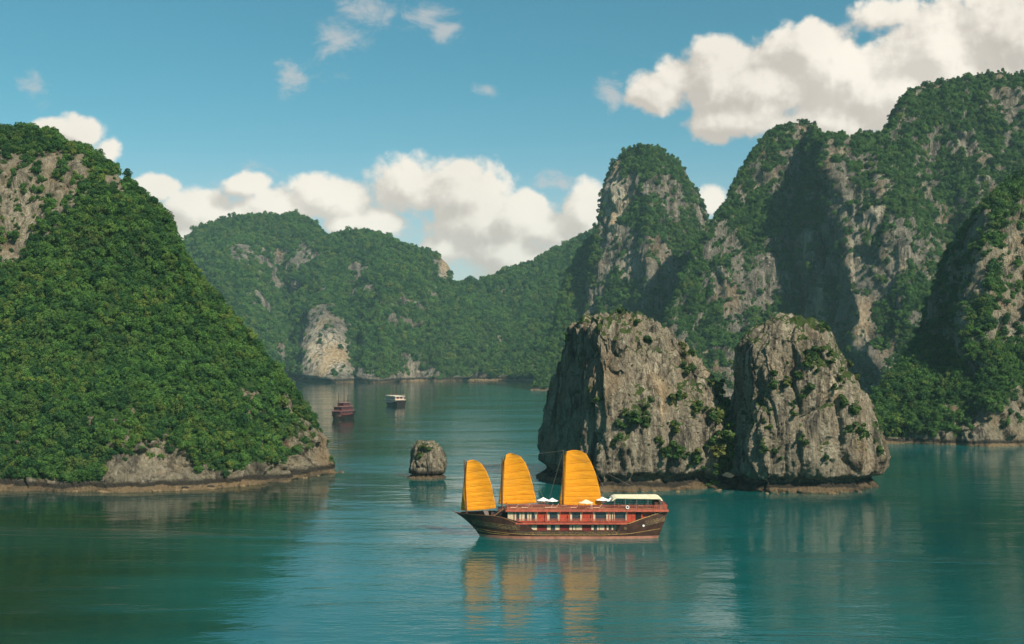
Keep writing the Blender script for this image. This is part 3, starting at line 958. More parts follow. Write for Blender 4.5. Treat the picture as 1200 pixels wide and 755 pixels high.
def forest(name, pts, nrm, r_lo, r_hi, label, seed, sink=0.22, squash=(0.7, 1.45)):
    global GN
    if GN is None:
        GN = forest_group('canopy_scatter')
    r = np.random.default_rng(seed)
    n = len(pts)
    sz = (r_lo + (r_hi - r_lo) * r.random(n) ** 1.8) / 3.0
    p = pts - np.array([0, 0, 1]) * (sz * 3 * sink)[:, None]
    me = bpy.data.meshes.new(name)
    me.vertices.add(n)
    me.vertices.foreach_set('co', np.ascontiguousarray(p, np.float32).ravel())
    a = me.attributes.new('pick', 'INT', 'POINT')
    a.data.foreach_set('value', r.integers(0, 5, n).astype(np.int32))
    tilt = 0.45
    turn = np.stack([-nrm[:, 1] * tilt + r.normal(size=n) * 0.12, nrm[:, 0] * tilt + r.normal(size=n) * 0.12, r.uniform(0, 6.28, n)], -1)
    a = me.attributes.new('turn', 'FLOAT_VECTOR', 'POINT')
    a.data.foreach_set('vector', np.ascontiguousarray(turn, np.float32).ravel())
    a = me.attributes.new('size', 'FLOAT_VECTOR', 'POINT')
    s3 = np.stack([sz, sz, sz * r.uniform(squash[0], squash[1], n)], -1)
    a.data.foreach_set('vector', np.ascontiguousarray(s3, np.float32).ravel())
    me.update()
    o = link(name, me, M_LEAF)
    md = o.modifiers.new('canopy', 'NODES')
    md.node_group = GN
    tag(o, label, 'forest', kind='stuff')
    return o


def tree(pos, sz, pick, label, group, name='jungle_tree', turn=None, squash=1.0, first=False, tall=1.0):
    root = empty(name, pos, random.uniform(0, 6.28))
    root.scale = (sz, sz, sz * squash)
    tag(root, label, 'tree', group)
    c = link('crown', CROWNS[pick], M_LEAF, root)
    t = link('trunk', TRUNKS[pick], M_BARK, root)
    if first:
        PROTO.append(c)
    return root



pts, nn = scatter(hill, 13000, seed=3, bare=0.15)
order = np.argsort(pts[:, 1] + 0.35 * np.abs(pts[:, 0] + 95))
pxx, pyy = to_px(pts)
inn = np.array([i for i in order if 4 < pxx[i] < 398 and pyy[i] > 140])
near = inn[:295]
rest = np.setdiff1d(np.arange(len(pts)), near)
for k, i in enumerate(near):
    sz = random.uniform(0.36, 0.8)
    p = pts[i] - np.array([0, 0, 0.25 * 3 * sz])
    tree(tuple(p), sz, k % 5, 'leafy green jungle tree low on the left hill slope just above its rocky shore',
         'jungle trees low on the left hill', squash=random.uniform(0.8, 1.15), first=k < 5)
forest('forest', pts[rest], nn[rest], 0.7, 2.5, 'dense green jungle canopy covering the left hill', 5)

p2, n2 = scatter(spur, 5600, seed=4, bare=0.10)
forest('forest', p2, n2, 1.1, 3.1, 'dark green jungle on the nearest headland at the right edge', 6)
p2, n2 = scatter(massif, 19000, seed=5, bare=0.10, need=0.35)
forest('forest', p2, n2, 1.2, 3.8, 'jungle clinging to ledges of the tall cliff massif on the right', 7)
p2, n2 = scatter(peak, 6500, seed=6, bare=0.06, need=0.35)
forest('forest', p2, n2, 1.7, 4.8, 'jungle on the lone dome shaped peak left of the cliff massif', 8)
p2, n2 = scatter(shoulder, 5200, seed=9, bare=0.05, need=0.35)
forest('forest', p2, n2, 1.8, 4.8, 'jungle on the green slope running down left of the dome shaped peak', 12)
p2, n2 = scatter(far_range, 14000, seed=7, bare=0.08, need=0.35)
forest('forest', p2, n2, 2.6, 7.0, 'hazy jungle on the far mountains above the pale cliff', 9)
p2, n2 = scatter(saddle, 9500, seed=8, bare=0.08, need=0.35)
forest('forest', p2, n2, 2.6, 7.0, 'hazy jungle on the low far ridge joining the dome shaped peak', 10)


# ------------------------------------------------------------------ single trees and shrubs
def surface_at(L, px, py, tol=5.0):
    """nearest point of a landform that is seen at this bearing and height"""
    x, y = to_px(L.V)
    d = np.hypot(x - px, y - py)
    k = np.where(d < tol)[0]
    if len(k) == 0:
        return L.V[np.argmin(d)]
    return L.V[k[np.argmin(L.V[k, 1])]]


def lone_tree(L, px, py, sz, pick, label, squash=1.3):
    p = surface_at(L, px, py, 4.0)
    tree((p[0], p[1], p[2] - 0.3), sz, pick, label, None, name='tree', squash=squash)


lone_tree(hill, 147, 218, 0.85, 3, 'single bushy tree standing out on the skyline of the left hill', 1.35)
lone_tree(hill, 166, 236, 0.6, 1, 'small tree leaning over the edge of the left hill below the bushy skyline tree', 0.9)
lone_tree(massif, 1044, 146, 1.35, 3, 'lone small tree in the notch of the tall right massif skyline', 1.4)
lone_tree(massif, 937, 142, 1.6, 2, 'spreading tree on the top of the cliff peak right of the dome', 0.9)

SHRUBS = []
for i in range(4):
    me = crown_mesh('shrub', 70 + i, 1.0, lobes=5, leaves=150, leaf=0.24, flat=0.8)
    me.materials.clear()
    me.materials.append(M_SHRUB)
    SHRUBS.append(me)


def shrub(p, r, label, group):
    o = link('shrub', random.choice(SHRUBS), M_SHRUB, loc=(float(p[0]), float(p[1]) - 0.15 * r, float(p[2]) - 0.35 * r))
    o.rotation_euler = (random.uniform(0.0, 0.5), random.uniform(-0.2, 0.2), random.uniform(0, 6.28))
    o.scale = (r, r, r * random.uniform(0.7, 1.1))
    return tag(o, label, 'shrub', group)


def islet_plants(L, spots, n_small, label, small_label, group, seed):
    r = random.Random(seed)
    for (px, py, w, h, n, rad) in spots:
        for _ in range(n):
            p = surface_at(L, px + r.uniform(-w, w), py + r.uniform(-h, h))
            shrub(p, rad * r.uniform(0.8, 1.75), label, group)
    pts_, nn_ = scatter(L, n_small, need=0.3, seed=seed, sel=lambda a, b_, c: c[:, 2] > 5)
    for p in pts_:
        shrub(p, r.uniform(0.25, 0.85), small_label, group)


islet_plants(islet_a, [(741, 492, 15, 6, 9, 1.7), (723, 516, 5, 7, 3, 1.2), (807, 408, 8, 5, 4, 1.4), (812, 428, 6, 6, 3, 1.4), (693, 466, 8, 8, 4, 1.2), (783, 527, 12, 8, 7, 1.7),
                       (811, 536, 12, 8, 7, 1.8), (838, 520, 10, 12, 9, 2.0), (846, 494, 8, 12, 7, 2.0), (852, 468, 8, 8, 8, 2.1), (862, 500, 7, 16, 9, 2.8), (858, 530, 8, 14, 8, 2.7), (848, 548, 6, 8, 4, 2.0), (826, 548, 8, 6, 4, 1.5), (763, 474, 6, 8, 4, 1.3),
                       (763, 397, 5, 4, 3, 1.2), (797, 466, 8, 6, 4, 1.3), (823, 480, 9, 9, 6, 1.7), (745, 372, 4, 4, 2, 1.1), (655, 395, 6, 6, 4, 1.1), (790, 500, 8, 8, 5, 1.4),
                       (725, 362, 14, 3, 5, 1.0), (690, 370, 12, 3, 4, 1.0), (840, 450, 6, 8, 4, 1.5), (835, 560, 6, 4, 3, 1.3)], 42,
             'leafy bush in a thick clump on a ledge of the broad rock islet', 'small tuft of a bush in a crack of the broad rock islet', 'bushes on the broad rock islet', 21)
islet_plants(islet_b, [(954, 410, 9, 7, 7, 1.7), (913, 442, 12, 8, 7, 1.4), (932, 440, 6, 8, 4, 1.2), (946, 425, 6, 8, 4, 1.2), (948, 462, 5, 14, 5, 1.1), (1009, 506, 10, 6, 6, 1.6), (998, 428, 6, 7, 4, 1.2),
                       (1012, 440, 5, 6, 3, 1.2), (985, 468, 6, 6, 4, 1.2), (891, 531, 6, 8, 4, 1.2), (898, 488, 6, 8, 4, 1.1), (1006, 478, 7, 6, 4, 1.2), (938, 514, 5, 6, 3, 1.1), (968, 541, 6, 4, 3, 1.0),
                       (962, 384, 9, 4, 5, 1.0), (1033, 520, 5, 6, 3, 1.1), (985, 445, 5, 6, 3, 1.1), (975, 420, 5, 10, 4, 1.1), (930, 480, 6, 10, 4, 0.9), (915, 530, 5, 5, 3, 0.9)], 42,
             'leafy bush in a clump on the tapering rock islet', 'small tuft of a bush in a crack of the tapering rock islet', 'bushes on the tapering rock islet', 22)
islet_plants(islet_c, [(492, 527, 4, 6, 6, 0.7), (498, 522, 7, 2, 6, 0.65), (508, 522, 6, 2, 6, 0.6)], 8,
             'small bush on top of the lone rock stack', 'tiny tuft on the side of the lone rock stack', 'bushes on the lone rock stack', 23)


# ------------------------------------------------------------------ boats
class MB:
    """collects boxes, bars and sheets into one mesh"""
    def __init__(self):
        self.V, self.F = [], []

    def quad(self, *ps):
        b0 = len(self.V)
        self.V += [tuple(p) for p in ps]
        self.F.append(list(range(b0, b0 + len(ps))))
        return self

    def box(self, x0, x1, y0, y1, z0, z1):
        b0 = len(self.V)
        self.V += [(x, y, z) for z in (z0, z1) for y in (y0, y1) for x in (x0, x1)]
        self.F += [[b0 + i for i in f] for f in ((0, 2, 3, 1), (4, 5, 7, 6), (0, 1, 5, 4), (2, 6, 7, 3), (0, 4, 6, 2), (1, 3, 7, 5))]
        return self

    def tube(self, pts, r, n=6, r1=None):
        pts = [Vector(p) for p in pts]
        b0 = len(self.V)
        m = len(pts)
        for i, p in enumerate(pts):
            d = (pts[min(i + 1, m - 1)] - pts[max(i - 1, 0)]).normalized()
            q = d.to_track_quat('Z', 'Y')
            rr = r if r1 is None else r + (r1 - r) * i / (m - 1)
            self.V += [tuple(p + q @ Vector((rr * math.cos(2 * math.pi * j / n), rr * math.sin(2 * math.pi * j / n), 0))) for j in range(n)]
        for i in range(m - 1):
            for j in range(n):
                self.F.append([b0 + i * n + j, b0 + i * n + (j + 1) % n, b0 + (i + 1) * n + (j + 1) % n, b0 + (i + 1) * n + j])
        self.F.append([b0 + j for j in range(n)][::-1])
        self.F.append([b0 + (m - 1) * n + j for j in range(n)])
        return self

    def prism(self, poly, y0, y1):
        """outline in x,z pulled out along y"""
        b0, n = len(self.V), len(poly)
        self.V += [(x, y0, z) for x, z in poly] + [(x, y1, z) for x, z in poly]
        self.F.append([b0 + i for i in range(n)])
        self.F.append([b0 + n + i for i in range(n)][::-1])
        for i in range(n):
            j = (i + 1) % n
            self.F.append([b0 + j, b0 + i, b0 + n + i, b0 + n + j])
        return self

    def build(self, name, mats, parent, smooth=False, bevel=0.0):
        me = bpy.data.meshes.new(name)
        me.from_pydata(self.V, [], self.F)
        bm = bmesh.new()
        bm.from_mesh(me)
        bmesh.ops.recalc_face_normals(bm, faces=bm.faces)
        bm.to_mesh(me)
        bm.free()
        if smooth:
            me.polygons.foreach_set('use_smooth', np.ones(len(me.polygons), bool))
        o = link(name, me, mats, parent)
        if bevel:
            b = o.modifiers.new('bevel', 'BEVEL')
            b.width = bevel
            b.segments = 2
        return o


M_HULL = plain('black_hull_paint', (0.055, 0.022, 0.014), 0.5, 0.4, 0.5, 0.8)
M_BOOT = plain('faded_red_bottom_paint', (0.40, 0.17, 0.115), 0.7, 0.3, 0.35, 0.5)
M_GOLD = plain('gilded_trim', (0.42, 0.25, 0.09), 0.5, 0.4, 0.4, 2.0)
M_RED = plain('red_lacquer', (0.40, 0.050, 0.022), 0.5, 0.4, 0.3, 0.7)
M_REDRAIL = plain('red_rail_paint', (0.40, 0.085, 0.05), 0.55, 0.4, 0.3, 1.5)
M_MAROON = plain('maroon_panel', (0.14, 0.016, 0.014), 0.55, 0.4, 0.3, 0.8)
M_WOOD = plain('deck_wood', (0.24, 0.115, 0.06), 0.7, 0.3, 0.35, 1.2)
M_MAST = plain('dark_mast_wood', (0.085, 0.032, 0.018), 0.6, 0.3, 0.3, 1.0)
M_CREAM = plain('cream_curtain', (0.56, 0.43, 0.30), 0.8, 0.2, 0.2, 2.5)
M_WHITE = plain('white_canvas', (0.82, 0.80, 0.76), 0.8, 0.2, 0.1, 1.0)
M_CANOPY = plain('cream_canopy', (0.74, 0.66, 0.46), 0.8, 0.2, 0.12, 0.8)
M_DARK = plain('dark_interior', (0.012, 0.010, 0.010), 0.8, 0.2, 0.3, 1.0)
M_STEEL = plain('grey_post', (0.20, 0.16, 0.13), 0.6, 0.4, 0.2, 1.0)

M_GLASS, nt, b, out = new_mat('cabin_glass')
b.inputs['Base Color'].default_value = (0.035, 0.036, 0.040, 1)
b.inputs['Roughness'].default_value = 0.12
b.inputs['Specular IOR Level'].default_value = 0.6

M_CARVE, nt, b, out = new_mat('carved_gilding')      # gold and green scrollwork on black
g = nt.add('ShaderNodeTexCoord').outputs['Object']
v1 = nt.add('ShaderNodeTexVoronoi', feature='DISTANCE_TO_EDGE')
nt.put(v1.inputs['Vector'], nt.vmath('MULTIPLY_ADD', g, (2.1, 2.1, 2.6), nt.vmath('MULTIPLY', g, (0.0, 0.0, 0.0))))
v1.inputs['Scale'].default_value = 1.0
n_ = nt.noise(g, 2.6, 3.0, 0.6, dist=1.6)
c = nt.mix(nt.step(n_, 0.52, 0.66), (0.030, 0.018, 0.012), (0.22, 0.125, 0.050))
c = nt.mix(nt.math('MULTIPLY', nt.step(v1.outputs[0], 0.07, 0.02), 0.6), c, (0.34, 0.20, 0.08))
c = nt.mix(nt.math('MULTIPLY', nt.step(nt.noise(g, 0.8, 2.0), 0.56, 0.66), 0.6), c, (0.035, 0.06, 0.035))
nt.put(b.inputs['Base Color'], c)
b.inputs['Roughness'].default_value = 0.6

M_SAIL, nt, b, out = new_mat('orange_sailcloth')
g = nt.add('ShaderNodeTexCoord').outputs['Object']
n_ = nt.noise(nt.vmath('MULTIPLY', g, (0.5, 0.5, 1.6)), 1.2, 5.0, 0.6)
stain = nt.step(nt.noise(nt.vmath('MULTIPLY', g, (0.22, 0.5, 0.30)), 1.0, 4.0, 0.65), 0.42, 0.72)
c = nt.mix(nt.step(n_, 0.3, 0.7), (0.84, 0.315, 0.010), (0.92, 0.40, 0.018))
c = nt.mix(nt.math('MULTIPLY', stain, 0.5), c, (0.62, 0.26, 0.03))
nt.put(b.inputs['Base Color'], c)
b.inputs['Roughness'].default_value = 0.75
b.inputs['Specular IOR Level'].default_value = 0.2
bp = nt.add('ShaderNodeBump')
bp.inputs['Distance'].default_value = 0.25
bp.inputs['Strength'].default_value = 0.5
nt.put(bp.inputs['Height'], nt.noise(nt.vmath('MULTIPLY', g, (0.35, 1.0, 1.9)), 1.3, 4.0, 0.6))
nt.put(b.inputs['Normal'], bp.outputs[0])
tr = nt.add('ShaderNodeBsdfTranslucent')
nt.put(tr.inputs[0], c)
mx = nt.add('ShaderNodeMixShader')
mx.inputs[0].default_value = 0.25
nt.l.new(b.outputs[0], mx.inputs[1])
nt.l.new(tr.outputs[0], mx.inputs[2])
nt.l.new(mx.outputs[0], out.inputs[0])

JY = 262.0
ZS = 21.6                                   # detail-picture pixels per metre at the near side


def jx(q, centre=False):
    return (q - 585) / ZS * (1.016 if centre else 1.0)


def jz(q, centre=False):
    return (522 - q) / ZS - (0.72 if centre else 0.0)


junk = empty('sailing_junk', ((656.5 - CX) / F * JY, JY, 0))
tag(junk, 'large red wooden junk with black hull and three orange sails, moored before the islets', 'junk')
J = junk


# --- hull: stations along the length, rows up the side
def hull_mesh(x_bow, x_stern, half, top, bottom, n, rows, parent, mats, boot, name='hull', fine=0.55):
    """x_bow, x_stern, top are functions; half(u, zf) gives half-breadth"""
    us = np.linspace(0, 1, n)
    V, Fc, M = [], [], []
    idx = {}
    for side in (-1, 1):
        for i, u in enumerate(us):
            zt = top(u)
            for k in range(rows + 1):
                z = bottom + (boot - bottom) * k / 3 if k <= 3 else boot + (zt - boot) * (k - 3) / (rows - 3)
                x = x_bow(z) + (x_stern(z) - x_bow(z)) * u
                idx[(side, i, k)] = len(V)
                V.append((x, side * half(u, z), z))
    for side in (-1, 1):
        for i in range(n - 1):
            for k in range(rows):
                f = [idx[(side, i, k)], idx[(side, i + 1, k)], idx[(side, i + 1, k + 1)], idx[(side, i, k + 1)]]
                Fc.append(f if side < 0 else f[::-1])
                M.append(1 if sum(V[q][2] for q in f) / 4 < boot else 0)
    for i in (0, n - 1):                                  # stem and transom
        for k in range(rows):
            Fc.append([idx[(-1, i, k)], idx[(-1, i, k + 1)], idx[(1, i, k + 1)], idx[(1, i, k)]])
            M.append(1 if V[idx[(-1, i, k)]][2] < boot - 0.3 else 0)
    for i in range(n - 1):                                # bottom
        Fc.append([idx[(-1, i, 0)], idx[(1, i, 0)], idx[(1, i + 1, 0)], idx[(-1, i + 1, 0)]])
        M.append(1)
    me = bpy.data.meshes.new(name)
    me.from_pydata(V, [], Fc)
    o = link(name, me, mats, parent)
    me.polygons.foreach_set('material_index', np.array(M, np.int32))
    return o


HULL_TOP = [(-25.2, 5.75), (-24, 5.55), (-22.5, 5.45), (-19, 5.4), (-16, 5.35), (-14, 5.1), (-12.2, 4.5), (-10.5, 3.75), (-9.4, 3.35), (-9.0, 2.0), (13.6, 1.95), (14.0, 3.35),
            (16, 3.7), (18.5, 4.6), (21, 5.4), (23.5, 6.2), (25.4, 6.75)]
xb = lambda z: -19.0 - 0.55 * max(z, -1.2) - 0.085 * max(z, 0) ** 2 + 0.0
xs = lambda z: 22.7 + 0.36 * z


def j_half(u, z):
    x = xb(z) + (xs(z) - xb(z)) * u
    f = min(1.0, max(0.0, (z + 1.2) / 5.0))
    bow = (1 - (1 - min(u / 0.30, 1.0)) ** 2.0) ** 0.85
    st = 1 - 0.28 * max(0.0, (u - 0.72) / 0.28) ** 2 * (1.25 - 0.5 * f)
    return 0.10 + (3.75 + 0.75 * f ** 0.6) * bow * st


def j_top(u):
    x = -25.0 + 50.2 * u
    return tab(HULL_TOP, x)


hull_mesh(xb, xs, j_half, lambda u: float(j_top(u)), -1.2, 150, 12, J, [M_HULL, M_BOOT], 0.62)


def hull_u(x, z):
    return (x - xb(z)) / (xs(z) - xb(z))


def side_y(x, z, off=0.0):
    return -(j_half(min(max(hull_u(x, z), 0), 1), z) + off)


def strake(name, mat, pts, w, th, both=True):
    """a plank following the hull side through (x, z) points"""
    for sgn in ((1, -1) if both else (1,)):
        m = MB()
        xs_ = [p[0] for p in pts]
        zs_ = [p[1] for p in pts]
        q = np.linspace(xs_[0], xs_[-1], 90)
        prev = None
        for x in q:
            z = float(np.interp(x, xs_, zs_))
            a = [(x, sgn * side_y(x, z + dz, o_), z + dz) for dz, o_ in ((-w / 2, 0.012), (-w / 2, th), (w / 2, th), (w / 2, 0.012))]
            if prev:
                for k in range(4):
                    m.quad(prev[k], prev[(k + 1) % 4], a[(k + 1) % 4], a[k])
            prev = a
        m.build(name, mat, J)


strake('rub_rail', M_GOLD, [(-20.6, 2.15), (-17, 1.65), (-12, 1.25), (-5, 0.98), (10, 0.95), (16, 1.25), (23.2, 2.3)], 0.10, 0.10)
strake('rub_rail', M_GOLD, [(-20.0, 1.55), (-16, 1.05), (-12, 0.92)], 0.10, 0.09)
strake('carved_band', M_CARVE, [(-11, 1.45), (-6, 1.40), (13.4, 1.42)], 0.72, 0.06)
strake('bow_carving', M_CARVE, [(-20.8, 3.75), (-18, 3.25), (-14, 2.85), (-9.6, 2.6)], 1.25, 0.06)
strake('stern_carving', M_CARVE, [(19.6, 3.6), (22, 4.1), (24.2, 4.7)], 1.2, 0.06)
strake('cap_rail', M_GOLD, [(14.2, 3.42), (16, 3.75), (18.5, 4.65), (21, 5.45), (23.5, 6.22), (24.9, 6.62)], 0.16, 0.10)
strake('cap_rail', M_WOOD, [(-23.6, 5.5), (-19, 5.42), (-16, 5.38), (-14, 5.12), (-12.2, 4.52), (-10.5, 3.78), (-9.6, 3.42)], 0.16, 0.10)
# pale painted name panel near the bow (lettering is too small to read)
m = MB()
for k in range(7):
    x0 = -20.6 + 0.34 * k
    z0 = 1.95 - 0.09 * k
    y0 = side_y(x0, z0, 0.03)
    m.box(x0, x0 + (0.20 if k % 3 else 0.26), y0 - 0.02, y0 + 0.06, z0 - 0.16, z0 + 0.12)
m.build('bow_lettering', M_CREAM, J)
m = MB()
m.tube([(19.2, side_y(19.2, 3.1, 0.02), 3.1), (19.2, side_y(19.2, 3.1, 0.08), 3.1)], 0.26, 14)
m.build('porthole', M_WHITE, J)
m = MB()
m.tube([(14.9, side_y(14.9, 2.5, 0.02), 2.5), (14.9, side_y(14.9, 2.5, 0.10), 2.5)], 0.36, 14)
m.build('porthole', M_CARVE, J)

# --- decks and cabins
fd = MB()
fx = np.linspace(-21.6, -8.8, 24)
fp = [(x, j_half(min(max(hull_u(x, 3.6), 0), 1), 3.6) - 0.15, 4.1 - 0.6 * (x + 21.6) / 12.8) for x in fx]
for a, b_ in zip(fp[:-1], fp[1:]):
    fd.quad((a[0], -max(a[1], 0.02), a[2]), (b_[0], -b_[1], b_[2]), (b_[0], b_[1], b_[2]), (a[0], max(a[1], 0.02), a[2]))
fd.build('foredeck', M_WOOD, J)
MB().box(-8.9, 13.9, -4.28, 4.28, 1.3, 1.82).build('main_deck', M_WOOD, J)
MB().box(-9.3, 13.5, -3.75, 3.75, 1.82, 3.42).build('lower_cabin', M_MAROON, J)
MB().box(-10.6, 15.2, -4.62, 4.62, 3.42, 3.72).build('upper_deck', M_REDRAIL, J, bevel=0.04)
MB().box(-12.2, 19.0, -3.75, 3.75, 3.72, 6.32).build('upper_cabin', M_RED, J)
MB().prism([(19.0, 3.3), (21.9, 4.3), (21.9, 6.32), (19.0, 6.32)], -3.3, 3.3).build('stern_cabin', M_RED, J)
MB().box(-12.9, 25.0, -4.45, 4.45, 6.32, 6.78).build('sun_deck', M_REDRAIL, J, bevel=0.05)
MB().box(-12.6, 24.6, -4.15, 4.15, 6.784, 6.80).build('deck_planking', M_WOOD, J)
# dark gangway opening amidships and at the stern
MB().box(12.9, 14.15, -4.36, -3.6, 1.85, 3.40).build('gangway_opening', M_DARK, J)
MB().box(17.4, 18.7, -3.80, -3.70, 4.3, 6.2).build('doorway', M_DARK, J)
MB().box(22.1, 24.4, -3.45, -3.30, 5.6, 6.26).build('stern_opening', M_DARK, J)
MB().box(-14.7, -12.2, -3.0, 3.0, 3.75, 6.28).build('companionway', M_DARK, J)
st = MB()
for s_ in (-3.4, -2.4):
    st.tube([(-15.9, s_, 5.0), (-12.4, s_, 7.6)], 0.09)
for k in range(8):
    t = k / 7
    st.box(-15.9 + 3.3 * t - 0.15, -15.9 + 3.3 * t + 0.15, -3.4, -2.4, 4.95 + 2.55 * t, 5.02 + 2.55 * t)
st.build('stair', M_WOOD, J)
MB().box(-16.3, -14.8, -2.6, 2.6, 4.3, 5.35).box(-14.8, -12.9, -3.2, 3.2, 6.25, 6.5).build('forward_deckhouse', M_MAST, J)


def window(x0, x1, z0, z1, y, left=0.28, right=0.28, middle=0.0):
    """glazed opening with frame and cream curtains"""
    fr = MB()
    w = 0.07
    fr.box(x0 - w, x1 + w, y - 0.07, y + 0.01, z1, z1 + w).box(x0 - w, x1 + w, y - 0.09, y + 0.01, z0 - w, z0)
    fr.box(x0 - w, x0, y - 0.07, y + 0.01, z0, z1).box(x1, x1 + w, y - 0.07, y + 0.01, z0, z1)
    o = fr.build('window', M_WOOD, J)
    MB().box(x0, x1, y - 0.03, y + 0.005, z0, z1).build('pane', M_GLASS, o)
    L_ = x1 - x0
    for a, b_ in ((0, left), (1 - right, 1), (0.5 - middle / 2, 0.5 + middle / 2)):
        if b_ - a > 0.02:
            cm = MB()
            nfold = max(3, int((b_ - a) * L_ / 0.12))
            for k in range(nfold):
                u0, u1 = a + (b_ - a) * k / nfold, a + (b_ - a) * (k + 1) / nfold
                d0 = 0.035 + 0.03 * (k % 2)
                cm.quad((x0 + L_ * u0, y - d0, z0 + 0.03), (x0 + L_ * u1, y - (0.065 - 0.03 * (k % 2)), z0 + 0.03),
                        (x0 + L_ * u1, y - (0.065 - 0.03 * (k % 2)), z1 - 0.03), (x0 + L_ * u0, y - d0, z1 - 0.03))
            cm.build('curtain', M_CREAM, o)


YC = -3.75
for (a, b_, l, r, md) in ((400, 432, 0.5, 0.5, 0), (436, 464, 0.5, 0.5, 0), (515, 578, 0.3, 0.35, 0), (628, 658, 0.42, 0.42, 0), (662, 690, 0.5, 0.5, 0), (738, 776, 0.3, 0.25, 0), (780, 803, 0.5, 0.5, 0),
                          (815, 836, 0.45, 0.0, 0), (840, 866, 0.3, 0.45, 0), (345, 392, 0.35, 0.4, 0)):
    window(jx(a), jx(b_), jz(482) + 0.18, jz(456) + 0.12, YC if a > 395 else -3.74, l, r, md)
for (a, b_, l, r, md) in ((318, 346, 0.5, 0.5, 0), (352, 386, 0.25, 0.3, 0), (390, 424, 0.35, 0.25, 0), (428, 464, 0.25, 0.35, 0), (515, 578, 0.20, 0.20, 0.0), (630, 690, 0.18, 0.14, 0),
                          (747, 822, 0.14, 0.14, 0.0), (828, 846, 0.4, 0.3, 0), (853, 915, 0.06, 0.08, 0)):
    window(jx(a), jx(b_), jz(428) - 0.1, jz(390) + 0.08, YC, l, r, md)
MB().box(jx(1058), jx(1076), -3.42, -3.32, jz(415), jz(392)).build('cupboard', M_WHITE, J)
# red door leaves between the windows
for a, b_ in ((467, 490), (490, 513), (581, 604), (604, 627), (692, 718), (718, 745), (917, 938), (938, 958)):
    d = MB().box(jx(a) + 0.04, jx(b_) - 0.04, YC - 0.05, YC + 0.01, 3.80, 6.10)
    d.box(jx(a) + 0.16, jx(b_) - 0.16, YC - 0.075, YC - 0.045, 4.9, 5.95).box(jx(a) + 0.16, jx(b_) - 0.16, YC - 0.075, YC - 0.045, 3.95, 4.7)
    d.build('door', M_RED, J)
for x in (466, 514, 580, 629, 691, 746, 823, 850, 916):
    MB().box(jx(x) - 0.06, jx(x) + 0.06, -4.58, -4.46, 3.72, 6.32).build('deck_post', M_REDRAIL, J)


def railing(pts, h, gap, mat, name='railing', rails=(1.0, 0.55, 0.12), r=0.045):
    m_ = MB()
    for f in rails:
        m_.tube([(x, y, z + h * f) for x, y, z in pts], r * (1.5 if f == 1.0 else 1.0))
    for (p, q) in zip(pts[:-1], pts[1:]):
        L_ = (Vector(q) - Vector(p)).length
        n = max(1, int(L_ / gap))
        for k in range(n + 1):
            c_ = Vector(p).lerp(Vector(q), k / n)
            m_.box(c_.x - 0.03, c_.x + 0.03, c_.y - 0.03, c_.y + 0.03, c_.z, c_.z + h)
    m_.build(name, mat, J)


railing([(-10.4, -4.5, 3.72), (14.9, -4.5, 3.72)], 0.95, 0.42, M_REDRAIL)
railing([(-10.4, 4.5, 3.72), (14.9, 4.5, 3.72)], 0.95, 0.6, M_REDRAIL)
railing([(-12.6, -4.3, 6.79), (24.7, -4.3, 6.79)], 1.05, 0.42, M_REDRAIL, rails=(1.0, 0.7, 0.4, 0.12))
railing([(-12.6, 4.3, 6.79), (24.7, 4.3, 6.79)], 1.05, 0.6, M_REDRAIL)
railing([(-12.6, -4.3, 6.79), (-12.6, 4.3, 6.79)], 1.05, 0.6, M_REDRAIL)
railing([(24.7, -4.3, 6.79), (24.7, 4.3, 6.79)], 1.05, 0.6, M_REDRAIL)

# --- stern canopy on posts
cz = jz(305, True)
can = MB().prism([(jx(842), cz - 0.55), (jx(852), cz - 0.1), (jx(866), cz + 0.12), (jx(1080), cz + 0.12), (jx(1094), cz - 0.12), (jx(1099), cz - 0.6), (jx(1092), cz - 0.62), (jx(1086), cz - 0.2), (jx(866), cz - 0.02), (jx(855), cz - 0.3), (jx(848), cz - 0.58)], -3.3, 3.3).build('canopy', M_CANOPY, J)
for x in (856, 910, 968, 1024, 1090):
    for y in (-3.1, 3.1):
        MB().tube([(jx(x), y, 6.79), (jx(x), y, cz - 0.1)], 0.06).build('post', M_STEEL, can)
MB().box(jx(1060), jx(1085), -2.6, 2.6, 6.80, 8.5).build('bar_counter', M_MAST, J)


